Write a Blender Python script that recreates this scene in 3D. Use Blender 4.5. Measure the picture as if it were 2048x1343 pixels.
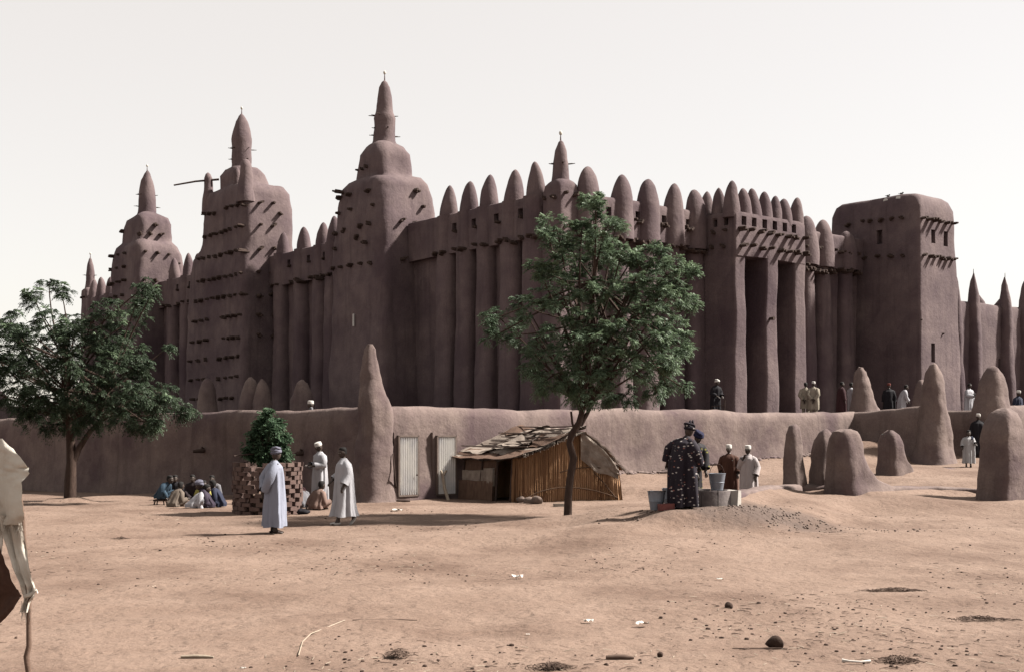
import bpy, bmesh, math, random
import numpy as np
from mathutils import Vector, Matrix, noise
from math import sin, cos, pi, radians, sqrt, exp

for _o in list(bpy.data.objects):
    bpy.data.objects.remove(_o)
S = bpy.context.scene
COL = S.collection

# ------------------------------------------------------------------ camera
CAMH, F, HY, CX = 2.3, 2400.0, 850.0, 1024.0      # eye height, focal length in photo pixels, horizon row, centre column
cam = bpy.data.cameras.new('camera')
cam_o = bpy.data.objects.new('camera', cam)
COL.objects.link(cam_o)
cam_o.location = (0, 0, CAMH)
cam_o.rotation_euler = (pi / 2, 0, 0)
cam.sensor_width = 36.0
cam.lens = F / 2048.0 * 36.0
cam.shift_y = (HY - 671.5) / 2048.0
cam.clip_start = 0.1
cam.clip_end = 6000
S.camera = cam_o

# ------------------------------------------------------------------ sky, sun, exposure
SUN_AZ, SUN_EL = radians(9), radians(45)          # azimuth measured from +X towards +Y
world = bpy.data.worlds.new('World')
S.world = world
world.use_nodes = True
wn = world.node_tree
bg = wn.nodes['Background']
sky = wn.nodes.new('ShaderNodeTexSky')
sky.sky_type = 'NISHITA'
sky.sun_disc = False
sky.sun_elevation = SUN_EL
sky.sun_rotation = pi / 2 - SUN_AZ
sky.altitude = 280
sky.air_density = 1.0
sky.dust_density = 1.2
sky.ozone_density = 1.0
# dry-season haze: the blue is washed out and an even pale veil lies over the whole sky
hsn = wn.nodes.new('ShaderNodeHueSaturation')
hsn.inputs['Saturation'].default_value = 0.5
wn.links.new(sky.outputs[0], hsn.inputs['Color'])
veil = wn.nodes.new('ShaderNodeMix')
veil.data_type = 'RGBA'
veil.inputs[0].default_value = 0.60
veil.inputs[7].default_value = (5.75, 5.15, 4.45, 1)
wn.links.new(hsn.outputs['Color'], veil.inputs[6])
wn.links.new(veil.outputs[2], bg.inputs['Color'])
bg.inputs['Strength'].default_value = 0.050
sl = bpy.data.lights.new('sun', 'SUN')
sl.energy = 5.0
sl.angle = radians(5)
sl.color = (1.0, 0.95, 0.87)
sun_o = bpy.data.objects.new('sun', sl)
COL.objects.link(sun_o)
SV = Vector((cos(SUN_EL) * cos(SUN_AZ), cos(SUN_EL) * sin(SUN_AZ), sin(SUN_EL)))
sun_o.rotation_euler = SV.to_track_quat('Z', 'Y').to_euler()
sun_o.location = SV * 200
S.view_settings.view_transform = 'Standard'
S.view_settings.look = 'None'
S.view_settings.gamma = 1
S.view_settings.exposure = 1.91

# ------------------------------------------------------------------ materials
ALB = 0.57                                         # deeper shade put into the base colours: most scaled below natural tone
def material(name, c1, c2=None, scale=2.0, rough=0.95, bump=0.3, bscale=12.0, bdist=0.02, c3=None, s3=0.3, detail=6.0, stretch=(1, 1, 1), island=0.0, spec=0.15, coord='pos', metallic=0.0, streak=0.0, tone=ALB):
    c1 = tuple(c * tone for c in c1)
    c2 = c2 and tuple(c * tone for c in c2)
    c3 = c3 and tuple(c * tone for c in c3)
    m = bpy.data.materials.new(name)
    m.use_nodes = True
    nt = m.node_tree
    N, L = nt.nodes, nt.links
    p = N['Principled BSDF']
    p.inputs['Roughness'].default_value = rough
    p.inputs['Specular IOR Level'].default_value = spec
    p.inputs['Metallic'].default_value = metallic
    if coord == 'pos':
        src = N.new('ShaderNodeNewGeometry').outputs['Position']
    else:
        src = N.new('ShaderNodeTexCoord').outputs['Object']
    mp = N.new('ShaderNodeMapping')
    mp.inputs['Scale'].default_value = stretch
    L.new(src, mp.inputs['Vector'])
    vec = mp.outputs['Vector']
    def nz(sc, det, rgh=0.6):
        n = N.new('ShaderNodeTexNoise')
        n.inputs['Scale'].default_value = sc
        n.inputs['Detail'].default_value = det
        n.inputs['Roughness'].default_value = rgh
        L.new(vec, n.inputs['Vector'])
        return n.outputs['Fac']
    def ramp(fac, lo, hi):
        r = N.new('ShaderNodeMapRange')
        r.inputs['From Min'].default_value = lo
        r.inputs['From Max'].default_value = hi
        L.new(fac, r.inputs['Value'])
        return r.outputs['Result']
    def mix(fac, a, b):
        x = N.new('ShaderNodeMix')
        x.data_type = 'RGBA'
        for s, val in ((x.inputs[6], a), (x.inputs[7], b)):
            if isinstance(val, tuple):
                s.default_value = val + (1.0,)
            else:
                L.new(val, s)
        L.new(fac, x.inputs[0])
        return x.outputs[2]
    col = None
    if c2 is None:
        p.inputs['Base Color'].default_value = c1 + (1.0,)
    else:
        col = mix(ramp(nz(scale, detail), 0.3, 0.7), c1, c2)
        if c3 is not None:
            col = mix(ramp(nz(s3, 4.0), 0.46, 0.66), col, c3)
        if streak > 0:                             # rain runs and trowelled patches
            mp3 = N.new('ShaderNodeMapping'); mp3.inputs['Scale'].default_value = (2.6, 2.6, 0.16)
            L.new(src, mp3.inputs['Vector'])
            n4 = N.new('ShaderNodeTexNoise'); n4.inputs['Scale'].default_value = 1.0; n4.inputs['Detail'].default_value = 8.0; n4.inputs['Roughness'].default_value = 0.7
            L.new(mp3.outputs['Vector'], n4.inputs['Vector'])
            r4 = N.new('ShaderNodeMapRange'); r4.inputs['From Min'].default_value = .5; r4.inputs['From Max'].default_value = .72; r4.inputs['To Max'].default_value = streak * 1.6
            L.new(n4.outputs['Fac'], r4.inputs['Value'])
            col = mix(r4.outputs['Result'], col, tuple(c * .62 for c in c1))
            vo = N.new('ShaderNodeTexVoronoi'); vo.inputs['Scale'].default_value = 0.75; vo.feature = 'F1'
            nw = N.new('ShaderNodeMix'); nw.data_type = 'VECTOR'; nw.inputs[0].default_value = .35
            n5 = N.new('ShaderNodeTexNoise'); n5.inputs['Scale'].default_value = 1.4; n5.inputs['Detail'].default_value = 5.0
            L.new(src, n5.inputs['Vector']); L.new(src, nw.inputs[4]); L.new(n5.outputs['Color'], nw.inputs[5]); L.new(nw.outputs[1], vo.inputs['Vector'])
            r5 = N.new('ShaderNodeSeparateColor'); L.new(vo.outputs['Color'], r5.inputs[0])
            r6 = N.new('ShaderNodeMapRange'); r6.inputs['From Min'].default_value = .5; r6.inputs['From Max'].default_value = 1.0; r6.inputs['To Max'].default_value = .22
            L.new(r5.outputs[0], r6.inputs['Value'])
            col = mix(r6.outputs['Result'], col, tuple(c * 1.16 for c in c2))
            gr = nz(16.0, 5.0, .7)
            h2 = N.new('ShaderNodeHueSaturation'); r7 = N.new('ShaderNodeMapRange')
            r7.inputs['From Min'].default_value = .25; r7.inputs['From Max'].default_value = .75; r7.inputs['To Min'].default_value = .82; r7.inputs['To Max'].default_value = 1.18
            L.new(gr, r7.inputs['Value']); L.new(r7.outputs['Result'], h2.inputs['Value']); L.new(col, h2.inputs['Color'])
            col = h2.outputs['Color']
        if island > 0:
            g = N.new('ShaderNodeNewGeometry')
            hs = N.new('ShaderNodeHueSaturation')
            mr = N.new('ShaderNodeMapRange')
            mr.inputs['To Min'].default_value = 1 - island
            mr.inputs['To Max'].default_value = 1 + island
            L.new(g.outputs['Random Per Island'], mr.inputs['Value'])
            L.new(mr.outputs['Result'], hs.inputs['Value'])
            L.new(col, hs.inputs['Color'])
            col = hs.outputs['Color']
        L.new(col, p.inputs['Base Color'])
    if bump > 0:
        b = N.new('ShaderNodeBump')
        b.inputs['Strength'].default_value = bump
        b.inputs['Distance'].default_value = bdist
        L.new(nz(bscale, 8.0, 0.65), b.inputs['Height'])
        L.new(b.outputs['Normal'], p.inputs['Normal'])
    return m

MAT = {}
MAT['mud'] = material('mud_plaster', (0.114, 0.081, 0.087), (0.188, 0.140, 0.137), 0.9, bump=0.5, bscale=4.5, bdist=0.07, c3=(0.090, 0.061, 0.070), s3=0.22, streak=0.45)
MAT['mud_wall'] = material('mud_wall_plaster', (0.158, 0.115, 0.108), (0.224, 0.169, 0.151), 1.3, bump=0.5, bscale=3.2, bdist=0.08, c3=(0.108, 0.073, 0.076), s3=0.5, streak=0.45)
MAT['wood'] = material('palm_wood', (0.045, 0.030, 0.026), (0.09, 0.06, 0.05), 9.0, bump=0.4, bscale=30, bdist=0.01)
MAT['dark_void'] = material('dark_plaster', (0.06, 0.04, 0.035), (0.09, 0.06, 0.05), 2.0)
MAT['bark'] = material('bark', (0.045, 0.028, 0.023), (0.085, 0.055, 0.043), 14.0, bump=0.8, bscale=25, bdist=0.02, stretch=(1, 1, 0.3))
MAT['egg'] = material('ostrich_egg', (0.65, 0.62, 0.55), bump=0)
MAT['white_paint'] = material('white_paint', (0.74, 0.72, 0.68), (0.62, 0.6, 0.57), 6.0, rough=0.5, bump=0.05)

# ------------------------------------------------------------------ mesh helpers
class M:
    def __init__(self):
        self.v, self.f, self.mi = [], [], []
    def add(self, vs, fs, mi=0):
        o = len(self.v)
        self.v += [tuple(p) for p in vs]
        self.f += [tuple(i + o for i in q) for q in fs]
        self.mi += [mi] * len(fs)
        return self
    def loft(self, rings, cap0=True, cap1=True, closed=True, mi=0):
        n = len(rings[0])
        vs = [p for r in rings for p in r]
        fs = []
        for i in range(len(rings) - 1):
            for j in range(n if closed else n - 1):
                k = (j + 1) % n
                fs.append((i * n + j, i * n + k, (i + 1) * n + k, (i + 1) * n + j))
        if closed and cap0: fs.append(tuple(range(n - 1, -1, -1)))
        if closed and cap1: fs.append(tuple((len(rings) - 1) * n + j for j in range(n)))
        return self.add(vs, fs, mi)
    def tube(self, pts, rad, n=8, cap=True, mi=0, flat=1.0):
        pts = [Vector(p) for p in pts]
        if not isinstance(rad, (list, tuple)): rad = [rad] * len(pts)
        rings = []
        up = Vector((0, 0, 1))
        prev = None
        for i, p in enumerate(pts):
            t = (pts[min(i + 1, len(pts) - 1)] - pts[max(i - 1, 0)])
            t = t.normalized() if t.length > 1e-9 else Vector((0, 0, 1))
            if prev is None:
                a = up.cross(t)
                if a.length < 0.1: a = Vector((1, 0, 0)).cross(t)
            else:
                a = prev - t * prev.dot(t)
                if a.length < 1e-4: a = up.cross(t)
            a.normalize()
            prev = a
            b = t.cross(a)
            rings.append([p + (a * cos(2 * pi * k / n) + b * sin(2 * pi * k / n) * flat) * rad[i] for k in range(n)])
        return self.loft(rings, cap, cap, mi=mi)
    def box(self, c, s, rz=0.0, mi=0, jit=0.0, rng=None):
        vs = []
        for dz in (-1, 1):
            for dx, dy in ((-1, -1), (1, -1), (1, 1), (-1, 1)):
                x, y = dx * s[0] / 2, dy * s[1] / 2
                p = [c[0] + x * cos(rz) - y * sin(rz), c[1] + x * sin(rz) + y * cos(rz), c[2] + dz * s[2] / 2]
                if jit: p = [q + rng.uniform(-jit, jit) for q in p]
                vs.append(p)
        return self.add(vs, [(3, 2, 1, 0), (4, 5, 6, 7), (0, 1, 5, 4), (1, 2, 6, 5), (2, 3, 7, 6), (3, 0, 4, 7)], mi)
    def ellipsoid(self, c, r, nu=12, nv=8, mi=0):
        rings = []
        for i in range(nv + 1):
            a = -pi / 2 + pi * (i + 0.02 if i == 0 else i - 0.02 if i == nv else i) / nv
            rings.append([(c[0] + r[0] * cos(a) * cos(2 * pi * j / nu), c[1] + r[1] * cos(a) * sin(2 * pi * j / nu), c[2] + r[2] * sin(a)) for j in range(nu)])
        return self.loft(rings, mi=mi)
    def rough(self, amp, freq, seed=0.0, amp2=0.0, freq2=3.0):
        o = Vector((seed * 7.3, seed * 3.1, seed * 1.7))
        out = []
        for p in self.v:
            q = Vector(p)
            d = noise.noise_vector((q + o) * freq) * amp
            if amp2: d += noise.noise_vector((q + o) * freq2) * amp2
            out.append(tuple(q + d))
        self.v = out
        return self
    def build(self, name, mat, parent=None, smooth=True, zoff=0.0, angle=50, **kw):
        me = bpy.data.meshes.new(name)
        vs = self.v if zoff == 0 else [(p[0], p[1], p[2] - zoff) for p in self.v]
        me.from_pydata(vs, [], self.f)
        mats = mat if isinstance(mat, (list, tuple)) else [mat]
        for m in mats: me.materials.append(MAT[m] if isinstance(m, str) else m)
        if len(mats) > 1: me.polygons.foreach_set('material_index', self.mi)
        me.update()
        finish(me, smooth, angle)
        return link(name, me, parent, **kw)

def finish(me, smooth=True, angle=50):
    if smooth:
        me.polygons.foreach_set('use_smooth', [True] * len(me.polygons))
        me.set_sharp_from_angle(angle=radians(angle))

def link(name, data, parent=None, loc=None, rz=None, label=None, cat=None, group=None, kind=None):
    o = bpy.data.objects.new(name, data)
    COL.objects.link(o)
    if parent is not None: o.parent = parent
    if loc is not None: o.location = loc
    if rz is not None: o.rotation_euler = (0, 0, rz)
    if label: o['label'] = label
    if cat: o['category'] = cat
    if group: o['group'] = group
    if kind: o['kind'] = kind
    return o

def thing(name, label, cat, loc=(0, 0, 0), rz=0.0, group=None):
    return link(name, None, None, loc, rz, label, cat, group)

def rrect(cu, cv, hu, hv, r, z, ks=5, ka=5, rot=0.0):
    """rounded rectangle ring at height z"""
    r = min(r, hu * 0.98, hv * 0.98)
    pts = []
    for (sx, sy, a0) in ((1, -1, -pi / 2), (1, 1, 0), (-1, 1, pi / 2), (-1, -1, pi)):
        for k in range(ka + 1):
            a = a0 + pi / 2 * k / ka
            pts.append((sx * (hu - r) + r * cos(a), sy * (hv - r) + r * sin(a)))
        # straight side towards the next corner
        nx, ny = {(1, -1): (1, 1), (1, 1): (-1, 1), (-1, 1): (-1, -1), (-1, -1): (1, -1)}[(sx, sy)]
        a = a0 + pi / 2
        p0 = pts[-1]
        p1 = (nx * (hu - r) + r * cos(a), ny * (hv - r) + r * sin(a))
        for k in range(1, ks):
            t = k / ks
            pts.append((p0[0] + (p1[0] - p0[0]) * t, p0[1] + (p1[1] - p0[1]) * t))
    c, s = cos(rot), sin(rot)
    return [(cu + x * c - y * s, cv + x * s + y * c, z) for x, y in pts]

def lerp_prof(prof, z):
    if z <= prof[0][0]: return prof[0][1:]
    for a, b in zip(prof, prof[1:]):
        if z <= b[0]:
            t = (z - a[0]) / (b[0] - a[0])
            return tuple(x + (y - x) * t for x, y in zip(a[1:], b[1:]))
    return prof[-1][1:]

def zsteps(prof, dz):
    zs = []
    for a, b in zip(prof, prof[1:]):
        n = max(1, int(math.ceil((b[0] - a[0]) / dz)))
        zs += [a[0] + (b[0] - a[0]) * i / n for i in range(n)]
    return zs + [prof[-1][0]]

def cut(obj, cutters):
    """real openings: subtract boxes (M mesh) from an object, baked into its mesh"""
    me = bpy.data.meshes.new('cutter')
    me.from_pydata(cutters.v, [], cutters.f)
    co = bpy.data.objects.new('cutter', me)
    COL.objects.link(co)
    co.parent = obj.parent
    md = obj.modifiers.new('cut', 'BOOLEAN')
    md.object = co
    md.operation = 'DIFFERENCE'
    md.solver = 'EXACT'
    dg = bpy.context.evaluated_depsgraph_get()
    dg.update()
    new = bpy.data.meshes.new_from_object(obj.evaluated_get(dg))
    if len(new.polygons) < 0.7 * len(obj.data.polygons):
        md.solver = 'FAST'
        dg = bpy.context.evaluated_depsgraph_get()
        dg.update()
        new = bpy.data.meshes.new_from_object(obj.evaluated_get(dg))
    if len(new.polygons) < 0.7 * len(obj.data.polygons):
        new = obj.data
    obj.modifiers.clear()
    obj.data = new
    finish(new, True, 40)
    bpy.data.objects.remove(co)
    return obj

# ------------------------------------------------------------------ calibration: photo pixel -> place
def at(x, y, Y):
    return Vector(((x - CX) / F * Y, Y, CAMH + (HY - y) * Y / F))

# ------------------------------------------------------------------ ground
_cp = [(x, y, 0.0) for x in (-28, -22, -16, -10, -5, 0, 5, 10, 16, 22, 28) for y in (-6, 2, 8, 13, 18, 21.5)]
_cp += [(-8, 26, 0), (-4, 26, 0), (-2, 28, 0), (0, 30, 0), (-10, 30, 0), (-4.3, 36, 0), (-1.5, 37.9, 0), (0, 36, 0), (3.3, 37, .03), (1.4, 30.7, 0), (-7, 33, 0), (-1, 33, 0), (1.5, 34, 0),
        (3.5, 25.6, .56), (4.6, 25.8, .6), (5, 27, .58), (6, 28, .42), (3.2, 27.5, .42), (2.2, 25.6, .3), (.9, 26, .06), (3.6, 23.6, .14), (5, 23.3, .1), (6.5, 24.5, .12), (8, 26, .06), (3, 30, .15),
        (6, 35, -.05), (7.5, 35, -.05), (5, 36, .0), (4.5, 33.5, .1), (3.86, 42.3, .6), (7.3, 45.1, .8), (10.8, 47.9, .99), (13.2, 49.8, 1.1), (7, 39, .25), (5, 39.5, .3),
        (9, 38.6, .4), (11, 40, .65), (13, 41.7, .75), (16.5, 47.4, .72), (15.5, 45, .72), (17, 44, .72), (13.5, 38, .6), (11, 35, .5), (13.4, 32, .3), (10, 32, .42), (9, 29, .10), (12, 28.5, .05), (16, 30, .1), (18, 36, .45), (20, 30, .05), (22, 26, 0), (24, 45, .6), (14.4, 49.6, 1.7),
        (19, 49.5, 1.0), (18.2, 50.3, 1.05), (18, 47.5, .78), (22, 50, .8), (30, 50, .6), (8, 31, .5), (6.5, 30, .5),
        (-12, 40, -.1), (-17, 44, -.3), (-20, 49, -.4), (-25, 50, -.4), (-34, 60, -.4), (-15, 34, 0), (-20, 30, 0), (-9, 36, -.03), (-40, 40, 0), (40, 40, .3), (0, 60, .5), (30, 80, .5), (-20, 80, 0), (60, 60, .3), (-60, 60, 0)]
_cp = np.array(_cp)
RIDGES = [  # low swells of earth under the mud kerbs: points, height above the ground around, half width
    ([(4.9, 27.8), (5.9, 30.0), (7.2, 32.2), (8.0, 33.2), (9.2, 33.0)], 0.22, 0.5),
    ([(9.6, 32.4), (10.6, 32.9), (11.8, 33.7), (13.2, 33.8)], 0.10, 0.5),
    ([(13.1, 40.4), (14.0, 41.6), (15.2, 43.2)], 0.10, 0.5)]

def ground_np(X, Y):
    X = np.asarray(X, float); Y = np.asarray(Y, float)
    num = np.zeros_like(X); den = np.zeros_like(X)
    for cx, cy, cz in _cp:
        d2 = (X - cx) ** 2 + (Y - cy) ** 2 + 0.35
        w = d2 ** -1.8
        num += w * cz; den += w
    z = num / den
    far = np.clip((np.hypot(X, Y - 30) - 45) / 40, 0, 1)
    z = z * (1 - far)
    for pts, h, wd in RIDGES:
        best = np.full_like(X, 1e9)
        for (ax, ay), (bx, by) in zip(pts, pts[1:]):
            L2 = (bx - ax) ** 2 + (by - ay) ** 2
            t = np.clip(((X - ax) * (bx - ax) + (Y - ay) * (by - ay)) / L2, 0, 1)
            best = np.minimum(best, (X - ax - t * (bx - ax)) ** 2 + (Y - ay - t * (by - ay)) ** 2)
        z = z + h * np.exp(-best / (2 * (wd * 0.7) ** 2))
    return z

def gz(x, y):
    return float(ground_np(np.array([x]), np.array([y]))[0])

def G(px, py, lo=6.0, hi=70.0):
    """where the sight line through a pixel of the photograph meets the ground"""
    Ys = np.arange(lo, hi, 0.05)
    Xs = (px - CX) / F * Ys
    Zs = CAMH + (HY - py) * Ys / F
    g = ground_np(Xs, Ys)
    hit = np.nonzero(Zs <= g)[0]
    i = hit[0] if len(hit) else len(Ys) - 1
    return Vector((float(Xs[i]), float(Ys[i]), float(g[i])))

def axis(fine, outer):
    return np.array(sorted(set([round(a, 4) for a in fine] + outer)))
xs = axis(list(np.arange(-15, 20.01, 0.13)), [-2500, -900, -300, -120, -60, -40, -30, -24, -20, -17.5, -16, 21, 23, 26, 30, 36, 45, 60, 120, 300, 900, 2500])
ys = axis(list(np.arange(7, 14, 0.075)) + list(np.arange(14, 38, 0.115)) + list(np.arange(38, 54, 0.25)), [-2500, -800, -200, -60, -20, -8, 0, 4, 6, 55, 58, 62, 70, 80, 95, 120, 160, 240, 400, 900, 2500])
GX, GY = np.meshgrid(xs, ys)
GZ = ground_np(GX, GY)
fx = GX.ravel(); fy = GY.ravel(); fz = GZ.ravel().copy()
for i in range(len(fx)):
    x, y = fx[i], fy[i]
    if -16 < x < 21 and 5 < y < 55:
        p = Vector((x, y, 0.0))
        a = noise.fractal(p * 0.9, 1.0, 2.0, 4) * 0.030
        b = noise.noise(p * 5.5)
        fz[i] += a + 0.013 * b + (0.020 * max(0.0, noise.noise(p * 3.1 + Vector((9, 4, 2))) - 0.25))
nx, ny = len(xs), len(ys)
ii = np.arange(nx * ny).reshape(ny, nx)
quads = np.stack([ii[:-1, :-1], ii[:-1, 1:], ii[1:, 1:], ii[1:, :-1]], -1).reshape(-1, 4)
gm = bpy.data.meshes.new('ground')
gm.from_pydata(np.stack([fx, fy, fz], 1).tolist(), [], quads.tolist())
gm.update()
finish(gm, True, 80)

def sand_material():
    m = material('sand', (0.202, 0.136, 0.104), (0.258, 0.180, 0.141), 0.55, bump=0.8, bscale=8.0, bdist=0.05, c3=(0.150, 0.096, 0.072), s3=0.35)
    nt = m.node_tree
    N, L = nt.nodes, nt.links
    p = N['Principled BSDF']
    src = p.inputs['Base Color'].links[0].from_socket
    geo = N.new('ShaderNodeNewGeometry')
    # fine litter and trampled straw: darker flecks drawn out sideways
    mp = N.new('ShaderNodeMapping')
    mp.inputs['Scale'].default_value = (1.0, 1.35, 1.0)
    L.new(geo.outputs['Position'], mp.inputs['Vector'])
    n = N.new('ShaderNodeTexNoise')
    n.inputs['Scale'].default_value = 6.5
    n.inputs['Detail'].default_value = 9.0
    n.inputs['Roughness'].default_value = 0.75
    L.new(mp.outputs['Vector'], n.inputs['Vector'])
    r = N.new('ShaderNodeMapRange')
    r.inputs['From Min'].default_value = 0.52
    r.inputs['From Max'].default_value = 0.68
    r.inputs['To Max'].default_value = 0.55
    L.new(n.outputs['Fac'], r.inputs['Value'])
    x = N.new('ShaderNodeMix')
    x.data_type = 'RGBA'
    L.new(r.outputs['Result'], x.inputs[0])
    L.new(src, x.inputs[6])
    x.inputs[7].default_value = (0.062, 0.037, 0.030, 1)
    # grain
    n2 = N.new('ShaderNodeTexNoise')
    n2.inputs['Scale'].default_value = 34.0
    n2.inputs['Detail'].default_value = 4.0
    L.new(geo.outputs['Position'], n2.inputs['Vector'])
    r2 = N.new('ShaderNodeMapRange')
    r2.inputs['From Min'].default_value = 0.25
    r2.inputs['From Max'].default_value = 0.75
    r2.inputs['To Min'].default_value = 0.80
    r2.inputs['To Max'].default_value = 1.16
    L.new(n2.outputs['Fac'], r2.inputs['Value'])
    hs = N.new('ShaderNodeHueSaturation')
    L.new(r2.outputs['Result'], hs.inputs['Value'])
    L.new(x.outputs[2], hs.inputs['Color'])
    # footprints and scuffs pressed into the sand
    bn = [q for q in N if q.bl_idname == 'ShaderNodeBump'][0]
    vo = N.new('ShaderNodeTexVoronoi'); vo.feature = 'SMOOTH_F1'; vo.inputs['Scale'].default_value = 3.4; vo.inputs['Randomness'].default_value = 1.0
    wv = N.new('ShaderNodeVectorMath'); wv.operation = 'ADD'
    nv = N.new('ShaderNodeTexNoise'); nv.inputs['Scale'].default_value = 2.0; nv.inputs['Detail'].default_value = 3.0
    L.new(geo.outputs['Position'], nv.inputs['Vector']); L.new(geo.outputs['Position'], wv.inputs[0]); L.new(nv.outputs['Color'], wv.inputs[1]); L.new(wv.outputs['Vector'], vo.inputs['Vector'])
    b2_ = N.new('ShaderNodeBump'); b2_.inputs['Strength'].default_value = .45; b2_.inputs['Distance'].default_value = .07
    L.new(vo.outputs['Distance'], b2_.inputs['Height']); L.new(bn.outputs['Normal'], b2_.inputs['Normal']); L.new(b2_.outputs['Normal'], p.inputs['Normal'])
    # grey-brown spilled dirt on the mound around the well
    dv = N.new('ShaderNodeVectorMath'); dv.operation = 'DISTANCE'
    mp2 = N.new('ShaderNodeMapping'); mp2.inputs['Scale'].default_value = (.42, .62, 0)
    L.new(geo.outputs['Position'], mp2.inputs['Vector'])
    L.new(mp2.outputs['Vector'], dv.inputs[0]); dv.inputs[1].default_value = (5.0 * .42, 25.6 * .62, 0)
    n3 = N.new('ShaderNodeTexNoise'); n3.inputs['Scale'].default_value = 1.6; n3.inputs['Detail'].default_value = 7
    L.new(geo.outputs['Position'], n3.inputs['Vector'])
    ad = N.new('ShaderNodeMath'); ad.operation = 'ADD'
    L.new(dv.outputs['Value'], ad.inputs[0]); L.new(n3.outputs['Fac'], ad.inputs[1])
    r3 = N.new('ShaderNodeMapRange'); r3.inputs['From Min'].default_value = 1.55; r3.inputs['From Max'].default_value = .85; r3.inputs['To Max'].default_value = .85
    L.new(ad.outputs['Value'], r3.inputs['Value'])
    x3 = N.new('ShaderNodeMix'); x3.data_type = 'RGBA'
    L.new(r3.outputs['Result'], x3.inputs[0]); L.new(hs.outputs['Color'], x3.inputs[6]); x3.inputs[7].default_value = (.058, .042, .036, 1)
    L.new(x3.outputs[2], p.inputs['Base Color'])
    return m
MAT['sand'] = sand_material()
gm.materials.append(MAT['sand'])
link('ground', gm, kind='structure', label='trampled pinkish tan sand of the open square')
# ------------------------------------------------------------------ the mosque
ZT = 2.6                                  # terrace level
MU, MV = radians(39), None
CU, SU = cos(radians(39)), sin(radians(39))
MC = (2.1, 52.0)                          # north-east corner of the prayer hall
def W(u, v): return (MC[0] + CU * u - SU * v, MC[1] + SU * u + CU * v)
def vU(x, u):
    r = (x - CX) / F
    return (MC[0] + CU * u - r * (MC[1] + SU * u)) / (SU + CU * r)
def uV(x, v):
    r = (x - CX) / F
    return (r * (MC[1] + CU * v) - MC[0] + SU * v) / (CU - SU * r)
def zP(y, u, v): return CAMH + (HY - y) * W(u, v)[1] / F

mosque = thing('mosque', 'large mud brick mosque with three towers, buttresses and rows of projecting palm beams', 'mosque', (MC[0], MC[1], ZT), radians(39))
rg = random.Random(5)

# projecting palm beams (four shared bundle meshes)
BEAMS = []
for k in range(5):
    m = M()
    for j in range(rg.choice((3, 4, 4, 5))):
        oy, oz = rg.uniform(-.10, .10), rg.uniform(-.05, .05)
        L = rg.uniform(.36, .52)
        m.tube([(-.5, oy, oz), (0, oy, oz), (L * .6, oy + rg.uniform(-.015, .015), oz + rg.uniform(-.01, .01)), (L, oy + rg.uniform(-.03, .03), oz + rg.uniform(-.02, .02))], [.07, .066, .064, rg.uniform(.042, .058)], 7)
    me = bpy.data.meshes.new('beam')
    me.from_pydata(m.v, [], m.f)
    me.materials.append(MAT['wood'])
    finish(me)
    BEAMS.append(me)
TH = bpy.data.meshes.new('beam')
m = M().tube([(-.3, 0, 0), (.0, 0, 0), (.3, .01, 0), (.62, -.01, .01)], [.04, .04, .034, .02], 6).tube([(-.2, .05, .02), (.1, .06, .02), (.42, .09, .04)], [.03, .03, .015], 6)
TH.from_pydata(m.v, [], m.f); TH.materials.append(MAT['wood']); finish(TH)

def beam(par, u, v, z, ang, sc=1.0, L=1.0, mesh=None):
    o = link('beam', mesh or rg.choice(BEAMS), par)
    o.location = (u, v, z - ZT)
    o.rotation_euler = (rg.uniform(-.3, .3), rg.uniform(-.05, .04), ang + rg.uniform(-.06, .06))
    k = sc * rg.uniform(.88, 1.12)
    o.scale = (L * rg.uniform(.5, .82), k * 1.1, k * 1.1)
    return o
def spoke(m, u, v, z, ang, L=.5, r=.03, dz=0.0):
    m.tube([(u, v, z), (u + cos(ang) * L, v + sin(ang) * L, z + dz)], [r, r * .7], 6)
DU, DV = pi, -pi / 2                      # beams that stick out of east faces / north faces

def bullet(m, cu, cv, ru, rv, z0, z1, pw=2.1, ex=.62, n=20, k=12, tip=0.0):
    rings = []
    lu, lv = rg.uniform(-.09, .09), rg.uniform(-.09, .09)
    ru *= rg.uniform(.92, 1.08); rv *= rg.uniform(.92, 1.08); z1 += rg.uniform(-.07, .07)
    for i in range(k + 1):
        t = i / k
        t = 1 - (1 - t) ** 1.5
        s = max((1 - t ** pw) ** ex, .04)
        rings.append([(cu + lu * t * t + ru * s * cos(2 * pi * j / n), cv + lv * t * t + rv * s * sin(2 * pi * j / n), z0 + (z1 - z0) * t) for j in range(n)])
    return m.loft(rings)

def spire(par, u, v, prof, z_egg, seed, mat='mud', name='spire'):
    m = M()
    rings = []
    for z in zsteps(prof, .22):
        (r,) = lerp_prof(prof, z)
        rings.append([(u + r * cos(2 * pi * j / 22), v + r * sin(2 * pi * j / 22), z) for j in range(22)])
    m.loft(rings).rough(.05, 1.3, seed, .012, 5)
    o = m.build(name, mat, par, zoff=ZT)
    zt = prof[-1][0]
    e = M().tube([(u, v, zt - .15), (u, v, z_egg - .08)], [.045, .02], 8)
    e.build('finial_rod', 'mud', par, zoff=ZT)
    e = M().ellipsoid((u, v, z_egg), (.075, .075, .10), 12, 8)
    e.build('finial_egg', 'egg', par, zoff=ZT)
    return o

def loft_tower(prof, uc, vc, dz=.3):
    m = M()
    m.loft([rrect(uc + (q[3] if len(q) > 3 else 0), vc + (q[4] if len(q) > 4 else 0), q[0], q[1], q[2], z, 6, 5) for z in zsteps(prof, dz) for q in [lerp_prof(prof, z)]])
    return m

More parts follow.
